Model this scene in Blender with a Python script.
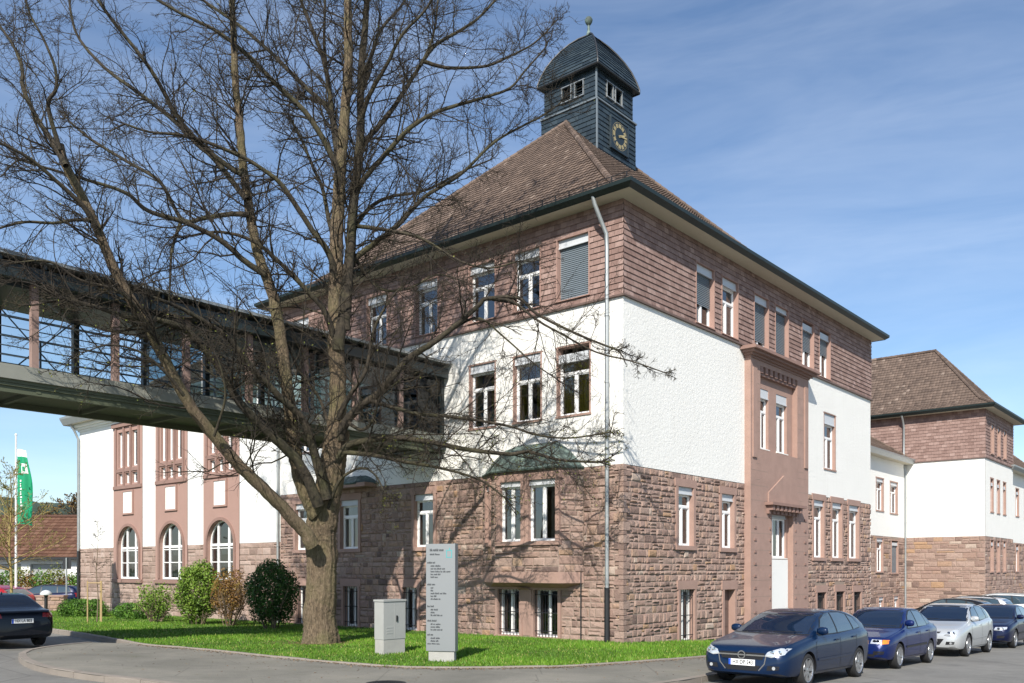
import bpy, bmesh, math, random
import numpy as np
from mathutils import Vector, Matrix, Quaternion
from mathutils.bvhtree import BVHTree
from mathutils.geometry import delaunay_2d_cdt, tessellate_polygon
random.seed(7); rng = np.random.default_rng(7)
S = bpy.context.scene
COL = S.collection
for o in list(bpy.data.objects): bpy.data.objects.remove(o)

# ------------------------------------------------------------------ camera
F_PX, HZ, CAM_H = 888.0, 570.0, 2.4
cd = bpy.data.cameras.new('camera'); cam = bpy.data.objects.new('camera', cd); COL.objects.link(cam)
cam.location = (0, 0, CAM_H); cam.rotation_euler = (math.pi/2, 0, 0)
cd.sensor_width = 36; cd.lens = 36*F_PX/1024
cd.shift_y = (HZ-341.5)/1024
cd.clip_start = .1; cd.clip_end = 6000
S.camera = cam
# ------------------------------------------------------------------ light
SUN_DIR = Vector((-.255, -1.254, 1.0)).normalized()          # towards the sun
w = bpy.data.worlds.new('World'); S.world = w; w.use_nodes = True
nt = w.node_tree; nt.nodes.clear()
def wn(t, **k):
    n = nt.nodes.new(t)
    for a, b in k.items(): setattr(n, a, b)
    return n
wo = wn('ShaderNodeOutputWorld'); bg = wn('ShaderNodeBackground')
sky = wn('ShaderNodeTexSky', sky_type='NISHITA', sun_disc=False, sun_elevation=math.asin(SUN_DIR.z),
         sun_rotation=math.atan2(SUN_DIR.x, SUN_DIR.y), altitude=100, air_density=1.0, dust_density=0.5, ozone_density=3.6)
tc = wn('ShaderNodeTexCoord'); mp = wn('ShaderNodeMapping')
mp.inputs['Rotation'].default_value = (0, math.radians(-24), math.radians(20)); mp.inputs['Scale'].default_value = (1.6, 1.6, 9)
nz = wn('ShaderNodeTexNoise'); nz.inputs['Scale'].default_value = 1.7; nz.inputs['Detail'].default_value = 5; nz.inputs['Roughness'].default_value = .62
nz.inputs['Distortion'].default_value = .5
cr = wn('ShaderNodeValToRGB'); cr.color_ramp.elements[0].position = .30; cr.color_ramp.elements[1].position = .80
cr.color_ramp.elements[0].color = (0, 0, 0, 1); cr.color_ramp.elements[1].color = (.15, .15, .15, 1)
mx = wn('ShaderNodeMixRGB'); mx.inputs[2].default_value = (8.5, 9.0, 9.6, 1)
L_ = nt.links.new
L_(tc.outputs['Generated'], mp.inputs[0]); L_(mp.outputs[0], nz.inputs[0]); L_(nz.outputs[0], cr.inputs[0])
L_(cr.outputs[0], mx.inputs[0]); L_(sky.outputs[0], mx.inputs[1]); L_(mx.outputs[0], bg.inputs[0]); L_(bg.outputs[0], wo.inputs[0])
bg.inputs[1].default_value = .120
sl = bpy.data.lights.new('sun', 'SUN'); so = bpy.data.objects.new('sun', sl); COL.objects.link(so)
sl.energy = 5.0; sl.angle = math.radians(.53); sl.color = (1, .94, .85)
so.rotation_euler = (-SUN_DIR).to_track_quat('-Z', 'Y').to_euler(); so.location = (-20, -60, 60)
S.view_settings.view_transform = 'Standard'; S.view_settings.look = 'None'
S.view_settings.exposure = 0.42; S.view_settings.gamma = 1; S.view_settings.use_curve_mapping = False
S.render.engine = 'CYCLES'
S.cycles.max_bounces = 6; S.cycles.transparent_max_bounces = 12

# ------------------------------------------------------------------ site frame: u along the right front, s along the left front
DR = (.649, .761); DL = (-.761, .649); CX, CY = 3.11, 24.9
ROTZ = math.atan2(DR[1], DR[0])
def W(u, s, z=0): return Vector((CX+DR[0]*u+DL[0]*s, CY+DR[1]*u+DL[1]*s, z))
def US(x, y):
    dx, dy = x-CX, y-CY
    return dx*DR[0]+dy*DR[1], dx*DL[0]+dy*DL[1]
def zg(u): return .098-.0235*max(-45.0, min(52.0, u))       # the street falls gently along u
def at(px, py, Y): return Vector(((px-512)/F_PX*Y, Y, CAM_H-(py-HZ)/F_PX*Y))
def atG(px, Y):
    x = (px-512)/F_PX*Y; return Vector((x, Y, zg(US(x, Y)[0])))

# ------------------------------------------------------------------ tagging
def tag(o, label=None, cat=None, group=None, kind=None):
    if label: o['label'] = label
    if cat: o['category'] = cat
    if group: o['group'] = group
    if kind: o['kind'] = kind
    return o
def empty(name, loc=(0, 0, 0), rz=0, label=None, cat=None, group=None):
    o = bpy.data.objects.new(name, None); COL.objects.link(o)
    o.empty_display_size = .3; o.location = loc; o.rotation_euler = (0, 0, rz)
    return tag(o, label, cat, group)

# ------------------------------------------------------------------ materials
MATS = {}
class N:
    """small node helper"""
    def __init__(s, name):
        s.m = bpy.data.materials.new(name); s.m.use_nodes = True; s.t = s.m.node_tree
        s.b = s.t.nodes['Principled BSDF']; s.o = s.t.nodes['Material Output']; MATS[name] = s.m
    def n(s, t, ins=None, **k):
        n = s.t.nodes.new(t)
        for a, b in k.items(): setattr(n, a, b)
        for a, b in (ins or {}).items():
            if isinstance(b, bpy.types.NodeSocket): s.t.links.new(b, n.inputs[a])
            else: n.inputs[a].default_value = b
        return n
    def set(s, k, v):
        if isinstance(v, bpy.types.NodeSocket): s.t.links.new(v, s.b.inputs[k])
        else: s.b.inputs[k].default_value = v
    def ramp(s, fac, stops, interp='LINEAR'):
        r = s.n('ShaderNodeValToRGB'); s.t.links.new(fac, r.inputs[0]); r.color_ramp.interpolation = interp
        e = r.color_ramp.elements
        while len(e) < len(stops): e.new(.5)
        for i, (p, c) in enumerate(stops):
            e[i].position = p; e[i].color = (*c, 1) if len(c) == 3 else c
        return r.outputs[0]
    def noise(s, scale, detail=4, rough=.55, vec=None, dist=0):
        n = s.n('ShaderNodeTexNoise', {'Scale': scale, 'Detail': detail, 'Roughness': rough, 'Distortion': dist})
        if vec is not None: s.t.links.new(vec, n.inputs['Vector'])
        return n.outputs[0]
    def mix(s, fac, a, b, mode='MIX'):
        n = s.n('ShaderNodeMixRGB', blend_type=mode)
        for i, v in enumerate((fac, a, b)):
            if isinstance(v, bpy.types.NodeSocket): s.t.links.new(v, n.inputs[i])
            else: n.inputs[i].default_value = v if i == 0 else (*v, 1)
        return n.outputs[0]
    def math(s, op, a, b=0.0):
        n = s.n('ShaderNodeMath', operation=op)
        for i, v in enumerate((a, b)):
            if isinstance(v, bpy.types.NodeSocket): s.t.links.new(v, n.inputs[i])
            else: n.inputs[i].default_value = v
        return n.outputs[0]
    def bump(s, h, strength=.5, dist=.02):
        b = s.n('ShaderNodeBump', {'Strength': strength, 'Distance': dist}); s.t.links.new(h, b.inputs['Height'])
        s.t.links.new(b.outputs[0], s.b.inputs['Normal'])
    def obj(s): return s.n('ShaderNodeTexCoord').outputs['Object']
    def uv(s): return s.n('ShaderNodeTexCoord').outputs['UV']
    def attr(s, name='tint'): return s.n('ShaderNodeAttribute', attribute_name=name).outputs['Fac']

def simple(name, col, rough=.6, metal=0, spec=.5, var=.12, nscale=3, bump=0, bscale=40, coat=0):
    k = N(name); v = k.obj()
    f = k.noise(nscale, 5, .6, v)
    c = k.mix(f, tuple(x*(1-var) for x in col), tuple(min(1, x*(1+var)) for x in col))
    k.set('Base Color', c); k.set('Roughness', rough); k.set('Metallic', metal); k.set('Specular IOR Level', spec)
    if coat: k.set('Coat Weight', coat); k.set('Coat Roughness', .03)
    if bump: k.bump(k.noise(bscale, 4, .6, v), bump, .02)
    return k.m

def tinted(name, stops, rough=.85, nscale=9, var=.35, bump=.5, bscale=25, bd=.02, spec=.3):
    k = N(name); v = k.obj(); c = k.ramp(k.attr(), stops)
    d = k.noise(nscale, 6, .65, v)
    c = k.mix(.75, c, k.ramp(d, [(.25, (1-var,)*3), (.75, (1+var*.5,)*3)]), 'MULTIPLY')
    k.set('Base Color', c); k.set('Roughness', rough); k.set('Specular IOR Level', spec)
    k.bump(k.noise(bscale, 6, .65, v), bump, bd)
    return k.m

tinted('rubble', [(0, (.165, .115, .098)), (.2, (.265, .180, .148)), (.4, (.325, .225, .185)), (.55, (.375, .27, .222)), (.7, (.30, .20, .165)), (.86, (.36, .245, .185)), (.95, (.38, .24, .145)), (1, (.43, .34, .28))], bump=.9, bd=.03)
tinted('rubble_wing', [(0, (.24, .17, .14)), (.3, (.32, .23, .19)), (.6, (.38, .28, .235)), (1, (.44, .34, .29))], bump=.7)
tinted('shingle', [(0, (.215, .138, .117)), (.4, (.262, .172, .147)), (.75, (.295, .198, .170)), (1, (.35, .245, .213))], bump=.35, bscale=30, rough=.8)
tinted('roof_tile', [(0, (.092, .066, .053)), (.35, (.125, .091, .072)), (.7, (.150, .108, .085)), (.95, (.18, .132, .104)), (1, (.24, .185, .15))], bump=.4, rough=.75, var=.4, nscale=2.2)
tinted('red_tile', [(0, (.085, .042, .028)), (.5, (.13, .064, .040)), (1, (.19, .105, .07))], bump=.4, rough=.8)
tinted('slate', [(0, (.013, .024, .034)), (.5, (.021, .036, .048)), (1, (.036, .054, .066))], bump=.25, rough=.5, spec=.5)
tinted('leaf_green', [(0, (.03, .075, .010)), (.5, (.07, .17, .02)), (1, (.14, .27, .035))], bump=0, rough=.6, var=.2)
tinted('leaf_light', [(0, (.06, .115, .014)), (.5, (.13, .22, .025)), (1, (.22, .32, .05))], bump=0, rough=.6, var=.2)
tinted('leaf_dark', [(0, (.016, .048, .010)), (.6, (.042, .105, .020)), (1, (.09, .18, .04))], bump=0, rough=.5, var=.2)
tinted('leaf_copper', [(0, (.09, .045, .012)), (.5, (.19, .10, .025)), (1, (.26, .19, .05))], bump=0, rough=.6, var=.2)
tinted('leaf_bud', [(0, (.09, .11, .015)), (.5, (.15, .17, .03)), (1, (.24, .24, .05))], bump=0, rough=.6, var=.2)
tinted('grass_blade', [(0, (.050, .115, .008)), (.5, (.110, .235, .016)), (.9, (.19, .33, .03)), (1, (.34, .34, .10))], bump=0, rough=.6, var=.25, nscale=.8)
simple('mortar', (.265, .205, .165), .95, bump=.4)
simple('sandstone', (.33, .215, .175), .85, var=.22, nscale=2.5, bump=.35, bscale=18)
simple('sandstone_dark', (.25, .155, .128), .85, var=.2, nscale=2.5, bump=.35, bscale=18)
simple('pink_render', (.34, .215, .178), .9, var=.10, nscale=1.5, bump=.2)
simple('trim_brown', (.13, .085, .07), .7, var=.2)
simple('white_frame', (.80, .80, .79), .35, var=.03)
simple('dark_frame', (.05, .05, .05), .4, var=.1)
simple('shutter_metal', (.52, .54, .56), .45, var=.06)
simple('blind_slat', (.20, .24, .27), .4, metal=.3, var=.1)
simple('zinc', (.36, .38, .38), .45, metal=.55, var=.15)
simple('lead', (.17, .20, .22), .5, metal=.2, var=.15)
simple('black_iron', (.015, .016, .018), .5, var=.2)
simple('gutter_green', (.010, .019, .018), .45, var=.2)
simple('soffit', (.56, .52, .41), .8, var=.08)
simple('white_wood', (.74, .74, .70), .6, var=.05)
simple('curtain_yellow', (.62, .52, .07), .9, var=.35, nscale=6)
simple('curtain_white', (.60, .60, .56), .9, var=.1)
simple('interior', (.22, .21, .19), .9, var=.3, nscale=1)
simple('gold', (.46, .38, .20), .6, metal=.1, var=.2)
simple('bridge_light', (.25, .255, .22), .6, var=.12)
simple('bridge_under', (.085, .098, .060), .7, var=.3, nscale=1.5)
simple('bridge_dark', (.022, .032, .034), .4, var=.15)
simple('bridge_column', (.30, .205, .175), .65, var=.12)
simple('steel_rail', (.10, .13, .15), .4, metal=.5)
simple('kerb_stone', (.23, .20, .17), .9, var=.25, nscale=2, bump=.4)
simple('concrete', (.36, .355, .33), .9, var=.2, nscale=3, bump=.3)
simple('sign_silver', (.255, .27, .275), .42, metal=.3, var=.05, nscale=1.2)
simple('sign_ink', (.03, .035, .04), .5)
simple('sign_teal', (.08, .33, .34), .5)
simple('cabinet_grey', (.34, .345, .33), .55, var=.10, nscale=3)
simple('flag_green', (.0, .26, .115), .7, var=.1)
simple('flag_white', (.78, .78, .78), .7)
simple('timber_stake', (.36, .26, .13), .8, var=.2)
simple('young_bark', (.16, .12, .08), .9, var=.3)
simple('yellow_bark', (.30, .23, .09), .9, var=.3)
simple('garage_door', (.33, .34, .335), .6, var=.05)
simple('tyre', (.016, .016, .017), .85, var=.2)
simple('rim', (.50, .51, .53), .28, metal=.85, var=.05)
simple('black_trim', (.012, .012, .014), .45)
simple('chrome', (.75, .76, .78), .12, metal=1, var=.02)
simple('lamp_clear', (.70, .73, .76), .10, metal=.55, var=.05)
simple('lamp_amber', (.75, .22, .02), .2, var=.05, coat=.6)
simple('lamp_red', (.22, .012, .012), .2, var=.05, coat=.8)
simple('plate_white', (.80, .80, .78), .4, var=.02)
simple('plate_blue', (.02, .08, .45), .4, var=.02)
simple('earth', (.10, .075, .05), .95, var=.3)
simple('forest', (.035, .055, .035), .95, var=.5, nscale=.15)

# copper with verdigris
k = N('copper'); v = k.obj(); f = k.noise(3, 6, .65, v)
k.set('Base Color', k.ramp(f, [(.3, (.030, .040, .035)), (.5, (.065, .092, .080)), (.7, (.20, .27, .24))])); k.set('Roughness', .7); k.bump(k.noise(12, 4, .6, v), .3)
# rough cast plaster
k = N('plaster'); v = k.obj()
big = k.noise(.5, 4, .6, v); fine = k.noise(10, 8, .70, v, .5)
c = k.mix(big, (.74, .73, .69), (.82, .81, .77)); sm = k.n('ShaderNodeMapping', {'Scale': (3.2, 3.2, .22)}); k.t.links.new(v, sm.inputs[0])
c = k.mix(k.ramp(k.noise(1.6, 6, .7, sm.outputs[0]), [(.55, (0, 0, 0)), (.8, (.30, .30, .30))]), c, (.52, .50, .44)); k.set('Base Color', c); k.set('Roughness', .95); k.set('Specular IOR Level', .2)
k.bump(fine, .5, .05)
k = N('plaster_smooth'); v = k.obj()
k.set('Base Color', k.mix(k.noise(.6, 4, .6, v), (.72, .72, .69), (.80, .80, .77))); k.set('Roughness', .95); k.bump(k.noise(20, 5, .6, v), .35, .02)
# asphalt
k = N('asphalt'); v = k.obj()
a = k.noise(.35, 5, .6, v); b_ = k.noise(60, 3, .7, v); p = k.noise(2.5, 6, .7, v)
c = k.ramp(a, [(.35, (.150, .146, .136)), (.65, (.205, .199, .184))])
c = k.mix(.5, c, k.ramp(b_, [(.3, (.6, .6, .6)), (.7, (1.35, 1.35, 1.3))]), 'MULTIPLY'); c = k.mix(.5, c, k.ramp(p, [(.35, (.72, .72, .72)), (.6, (1.08, 1.08, 1.08))]), 'MULTIPLY')
rv = k.n('ShaderNodeTexVoronoi', {'Scale': .16, 'Randomness': .9}, feature='DISTANCE_TO_EDGE'); k.t.links.new(k.mix(.05, v, k.n('ShaderNodeTexNoise', {'Scale': 3, 'Detail': 6}).outputs[1]), rv.inputs['Vector'])
c = k.mix(k.ramp(rv.outputs[0], [(.0, (.6, .6, .6)), (.0022, (0, 0, 0))]), c, (.05, .048, .044))
ov = k.n('ShaderNodeTexVoronoi', {'Scale': .5, 'Randomness': 1}); k.t.links.new(k.mix(.2, v, k.n('ShaderNodeTexNoise', {'Scale': 2.5, 'Detail': 5}).outputs[1]), ov.inputs['Vector'])
c = k.mix(k.ramp(ov.outputs[0], [(.08, (.45, .45, .45)), (.22, (0, 0, 0))]), c, (.07, .068, .062))
k.set('Base Color', c); k.set('Roughness', .9); k.bump(b_, .5, .01)
k = N('dark_asphalt'); v = k.obj(); b_ = k.noise(60, 3, .7, v)
c = k.mix(k.noise(.6, 5, .6, v), (.050, .052, .056), (.075, .077, .080)); c = k.mix(.5, c, k.ramp(b_, [(.3, (.6, .6, .6)), (.7, (1.35, 1.35, 1.3))]), 'MULTIPLY')
k.set('Base Color', c); k.set('Roughness', .9); k.bump(b_, .5, .01)
# pavement with leaf litter patches and darker damp areas
k = N('pavement'); v = k.obj()
a = k.noise(.5, 6, .65, v, .3); b_ = k.noise(45, 4, .7, v); mo = k.noise(1.6, 6, .7, v)
c = k.ramp(a, [(.3, (.135, .130, .110)), (.5, (.185, .176, .150)), (.7, (.245, .228, .192))])
c = k.mix(.55, c, k.ramp(b_, [(.3, (.6, .6, .6)), (.7, (1.3, 1.3, 1.25))]), 'MULTIPLY'); c = k.mix(k.ramp(mo, [(.55, (0, 0, 0)), (.75, (.35, .35, .35))]), c, (.10, .105, .05))
cv = k.n('ShaderNodeTexVoronoi', {'Scale': .45, 'Randomness': 1}, feature='DISTANCE_TO_EDGE'); k.t.links.new(k.mix(.12, v, k.n('ShaderNodeTexNoise', {'Scale': 2}).outputs[1]), cv.inputs['Vector'])
c = k.mix(k.ramp(cv.outputs[0], [(.0, (.45, .45, .45)), (.006, (0, 0, 0))]), c, (.05, .048, .042))
k.set('Base Color', c); k.set('Roughness', .92); k.bump(b_, .5, .01)
k = N('lawn_soil'); v = k.obj()
k.set('Base Color', k.ramp(k.noise(3, 6, .65, v), [(.3, (.045, .090, .010)), (.6, (.085, .17, .016)), (.8, (.15, .19, .035))])); k.set('Roughness', .95); k.bump(k.noise(50, 4, .7, v), .8, .03)
k = N('far_ground'); v = k.obj()
k.set('Base Color', k.ramp(k.noise(.05, 6, .65, v), [(.3, (.05, .08, .02)), (.6, (.09, .11, .04)), (.8, (.12, .10, .06))])); k.set('Roughness', .95)
# bark
k = N('bark'); v = k.obj(); mpn = k.n('ShaderNodeMapping', {'Scale': (7, 7, 1.5)}); k.t.links.new(v, mpn.inputs[0])
r = k.noise(4.5, 7, .7, mpn.outputs[0], .8); l = k.noise(1.3, 4, .6, v)
c = k.ramp(r, [(.34, (.042, .030, .020)), (.5, (.158, .115, .072)), (.68, (.29, .22, .145))]); c = k.mix(k.ramp(l, [(.45, (0, 0, 0)), (.7, (.5, .5, .5))]), c, (.15, .15, .055))
k.set('Base Color', c); k.set('Roughness', .95); k.bump(r, 1.0, .07)
k = N('limb_bark'); v = k.obj(); r = k.noise(9, 6, .7, v, .5)  # darker copy of the trunk bark; shade of the upper limbs is in its colour
k.set('Base Color', k.mix(k.ramp(k.noise(1.1, 4, .6, v), [(.45, (0, 0, 0)), (.7, (.45, .45, .45))]), k.ramp(r, [(.35, (.016, .013, .009)), (.55, (.042, .033, .022)), (.72, (.085, .068, .044))]), (.085, .085, .032))); k.set('Roughness', .95); k.bump(r, .8, .03)
k = N('twig_bark'); v = k.obj(); k.set('Base Color', k.ramp(k.noise(2, 4, .6, v), [(.3, (.016, .012, .009)), (.55, (.034, .026, .016)), (.75, (.06, .050, .022))])); k.set('Roughness', .9)
# window glass: see-through with a real reflection
def glass(name, tint, ior=1.75):
    k = N(name); k.t.nodes.remove(k.b)
    tr = k.n('ShaderNodeBsdfTransparent', {'Color': (*tint, 1)}); gl = k.n('ShaderNodeBsdfGlossy', {'Roughness': .015, 'Color': (.95, .97, 1, 1)})
    fr = k.n('ShaderNodeFresnel', {'IOR': ior}); m = k.n('ShaderNodeMixShader')
    wv = k.n('ShaderNodeBump', {'Strength': .06, 'Distance': .05, 'Height': k.noise(1.2, 2, .5, k.obj())})
    k.t.links.new(wv.outputs[0], gl.inputs['Normal'])
    k.t.links.new(fr.outputs[0], m.inputs[0]); k.t.links.new(tr.outputs[0], m.inputs[1]); k.t.links.new(gl.outputs[0], m.inputs[2]); k.t.links.new(m.outputs[0], k.o.inputs[0])
glass('window_glass', (.88, .91, .92), 2.35); glass('bridge_glass', (.78, .86, .88), 1.35); glass('bridge_tinted_glass', (.22, .30, .32), 1.5)
k = N('car_glass'); k.set('Base Color', (.006, .014, .034, 1)); k.set('Roughness', .03); k.set('Specular IOR Level', .6); k.set('Coat Weight', .25); k.set('Coat Roughness', .02)  # blue base colour stands in for a deep blue reflection
k = N('car_side_glass'); k.set('Base Color', (.035, .06, .08, 1)); k.set('Roughness', .03); k.set('Specular IOR Level', .8); k.set('Coat Weight', .5)
def paint(name, col, metal=.35):
    k = N(name); v = k.obj(); fl = k.n('ShaderNodeTexNoise', {'Scale': 600.0, 'Detail': 1.0}); k.t.links.new(v, fl.inputs[0])
    c = k.mix(fl.outputs[0], tuple(x*.85 for x in col), tuple(x*1.2 for x in col)); dirt = k.noise(2.2, 6, .7, v)
    c = k.mix(k.ramp(dirt, [(.5, (0, 0, 0)), (.85, (.03, .03, .03))]), c, (.2, .18, .15))
    k.set('Base Color', c); k.set('Metallic', metal); k.set('Roughness', .32); k.set('Coat Weight', .55); k.set('Coat Roughness', .03); k.set('Specular IOR Level', .2)
paint('paint_deep_blue', (.002, .014, .048), .15); paint('paint_blue', (.003, .013, .085), .15); paint('paint_silver', (.52, .54, .55), .5); paint('paint_navy', (.003, .007, .036), .2)
paint('paint_black', (.010, .011, .013), .2); paint('paint_white', (.70, .71, .72), 0); paint('paint_red', (.36, .012, .02), .1); paint('paint_midnight', (.004, .006, .012), .3); paint('paint_green', (.30, .38, .34), .3)
paint('paint_light', (.58, .60, .64), .4)

# ------------------------------------------------------------------ mesh builder
class MB:
    def __init__(s): s.v = []; s.f = []; s.m = []; s.t = []
    def add(s, vs, fs, mi=0, tint=None):
        b = len(s.v); s.v.extend([tuple(p) for p in vs])
        for f in fs:
            s.f.append([b+i for i in f]); s.m.append(mi); s.t.append(random.random() if tint is None else tint)
    def quad(s, a, b, c, d, mi=0, tint=None): s.add((a, b, c, d), [(0, 1, 2, 3)], mi, tint)
    def box(s, x0, x1, y0, y1, z0, z1, mi=0, tint=None, bev=0):
        if x1 < x0: x0, x1 = x1, x0
        if y1 < y0: y0, y1 = y1, y0
        if z1 < z0: z0, z1 = z1, z0
        vs = [(x, y, z) for z in (z0, z1) for y in (y0, y1) for x in (x0, x1)]
        s.add(vs, [(0, 2, 3, 1), (4, 5, 7, 6), (0, 1, 5, 4), (2, 6, 7, 3), (0, 4, 6, 2), (1, 3, 7, 5)], mi, random.random() if tint is None else tint)
    def prism(s, poly, axis, a0, a1, mi=0, tint=None):
        """poly: 2D outline, extruded along axis (0,1,2) from a0 to a1"""
        n = len(poly)
        def mk(p, a):
            return {0: (a, p[0], p[1]), 1: (p[0], a, p[1]), 2: (p[0], p[1], a)}[axis]
        vs = [mk(p, a0) for p in poly]+[mk(p, a1) for p in poly]
        t = random.random() if tint is None else tint
        s.add(vs, [tuple(range(n))[::-1], tuple(range(n, 2*n))]+[(i, (i+1) % n, n+(i+1) % n, n+i) for i in range(n)], mi, t)
    def tube(s, pts, r, sides=8, mi=0, tint=None, cap=True):
        pts = [Vector(p) for p in pts]; rs = r if isinstance(r, (list, tuple)) else [r]*len(pts)
        t = random.random() if tint is None else tint; vs = []; fs = []; n = len(pts); ref = None
        for i, p in enumerate(pts):
            d = (pts[min(i+1, n-1)]-pts[max(i-1, 0)]).normalized()
            if ref is None: ref = Vector((1, 0, 0)) if abs(d.x) < .8 else Vector((0, 1, 0))
            x = (ref-d*ref.dot(d)).normalized(); y = d.cross(x); ref = x
            for j in range(sides):
                a = 2*math.pi*j/sides; vs.append(p+(x*math.cos(a)+y*math.sin(a))*rs[i])
        for i in range(n-1):
            for j in range(sides): fs.append((i*sides+j, i*sides+(j+1) % sides, (i+1)*sides+(j+1) % sides, (i+1)*sides+j))
        if cap: fs += [tuple(range(sides))[::-1], tuple((n-1)*sides+j for j in range(sides))]
        s.add(vs, fs, mi, t)
    def lathe(s, prof, sides=24, mi=0, tint=None, axis='z', c=(0, 0, 0)):
        t = random.random() if tint is None else tint; vs = []; fs = []; n = len(prof)
        for r, z in prof:
            for j in range(sides):
                a = 2*math.pi*j/sides; x, y = r*math.cos(a), r*math.sin(a)
                vs.append((c[0]+x, c[1]+y, c[2]+z) if axis == 'z' else (c[0]+x, c[1]+z, c[2]+y))
        for i in range(n-1):
            for j in range(sides): fs.append((i*sides+j, i*sides+(j+1) % sides, (i+1)*sides+(j+1) % sides, (i+1)*sides+j))
        s.add(vs, fs, mi, t)
    def mesh(s, name, mats, smooth=False, weld=False):
        me = bpy.data.meshes.new(name); me.from_pydata(s.v, [], s.f); me.update()
        for m in (mats if isinstance(mats, (list, tuple)) else [mats]): me.materials.append(MATS[m])
        n = len(s.f)
        if n:
            me.polygons.foreach_set('material_index', np.array(s.m, dtype=np.int32))
            a = me.attributes.new('tint', 'FLOAT', 'FACE'); a.data.foreach_set('value', np.array(s.t, dtype=np.float32))
        bm = bmesh.new(); bm.from_mesh(me)
        if weld: bmesh.ops.remove_doubles(bm, verts=bm.verts, dist=1e-4)
        bmesh.ops.recalc_face_normals(bm, faces=bm.faces) if weld else None
        bm.to_mesh(me); bm.free()
        if smooth: me.shade_smooth(); me.set_sharp_from_angle(angle=math.radians(smooth if smooth > 1 else 40))
        return me
    def build(s, name, mats, parent=None, loc=(0, 0, 0), rz=0, smooth=False, weld=False):
        o = bpy.data.objects.new(name, s.mesh(name, mats, smooth, weld)); COL.objects.link(o)
        o.location = loc; o.rotation_euler = (0, 0, rz)
        if parent: o.parent = parent
        return o
def inst(o, name, parent, loc=(0, 0, 0), rz=0):
    c = bpy.data.objects.new(name, o if isinstance(o, bpy.types.Mesh) else o.data); COL.objects.link(c)
    c.location = loc; c.rotation_euler = (0, 0, rz); c.parent = parent
    return c

class Fr:
    """a facade: a runs to the right seen from outside, d points out of the wall; local building coords"""
    def __init__(s, o, ax, out): s.o, s.ax, s.out = Vector((*o, 0)), Vector((*ax, 0)), Vector((*out, 0)); s.rz = math.atan2(ax[1], ax[0])
    def p(s, a, d, z): return s.o+s.ax*a+s.out*d+Vector((0, 0, z))
    def box(s, mb, a0, a1, d0, d1, z0, z1, mi=0, tint=None):
        P = [s.p(a, d, z) for z in (z0, z1) for d in (d0, d1) for a in (a0, a1)]
        mb.add(P, [(0, 1, 3, 2), (4, 6, 7, 5), (0, 4, 5, 1), (2, 3, 7, 6), (0, 2, 6, 4), (1, 5, 7, 3)], mi, random.random() if tint is None else tint)
    def prism(s, mb, poly, d0, d1, mi=0, tint=None):
        n = len(poly); vs = [s.p(a, d0, z) for a, z in poly]+[s.p(a, d1, z) for a, z in poly]
        mb.add(vs, [tuple(range(n)), tuple(range(n, 2*n))[::-1]]+[(i, n+i, n+(i+1) % n, (i+1) % n) for i in range(n)], mi, random.random() if tint is None else tint)
def rng_minus(a0, a1, cuts):
    iv = [(a0, a1)]
    for c0, c1 in cuts:
        nv = []
        for x0, x1 in iv:
            if c1 <= x0 or c0 >= x1: nv.append((x0, x1)); continue
            if c0 > x0: nv.append((x0, c0))
            if c1 < x1: nv.append((c1, x1))
        iv = nv
    return [i for i in iv if i[1]-i[0] > .015]
def wall(mb, F, a0, a1, z0, z1, holes, d=0, rev=.3, mi=0):
    """flat sheet with real openings and reveals going in"""
    A = sorted({a0, a1, *[h for q in holes for h in q[:2] if a0 < h < a1]}); Z = sorted({z0, z1, *[h for q in holes for h in q[2:4] if z0 < h < z1]})
    for i in range(len(A)-1):
        for j in range(len(Z)-1):
            ca, cz = (A[i]+A[i+1])/2, (Z[j]+Z[j+1])/2
            if any(h[0] < ca < h[1] and h[2] < cz < h[3] for h in holes): continue
            mb.quad(F.p(A[i], d, Z[j]), F.p(A[i+1], d, Z[j]), F.p(A[i+1], d, Z[j+1]), F.p(A[i], d, Z[j+1]), mi)
    if rev:
        for h in holes:
            b0, b1, y0, y1 = h[0], h[1], max(h[2], z0), min(h[3], z1)
            if y1 <= y0 or b1 <= a0 or b0 >= a1: continue
            e = d-rev
            mb.quad(F.p(b0, d, y0), F.p(b0, d, y1), F.p(b0, e, y1), F.p(b0, e, y0), mi); mb.quad(F.p(b1, d, y1), F.p(b1, d, y0), F.p(b1, e, y0), F.p(b1, e, y1), mi)
            mb.quad(F.p(b0, d, y1), F.p(b1, d, y1), F.p(b1, e, y1), F.p(b0, e, y1), mi); mb.quad(F.p(b1, d, y0), F.p(b0, d, y0), F.p(b0, e, y0), F.p(b1, e, y0), mi)
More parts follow.
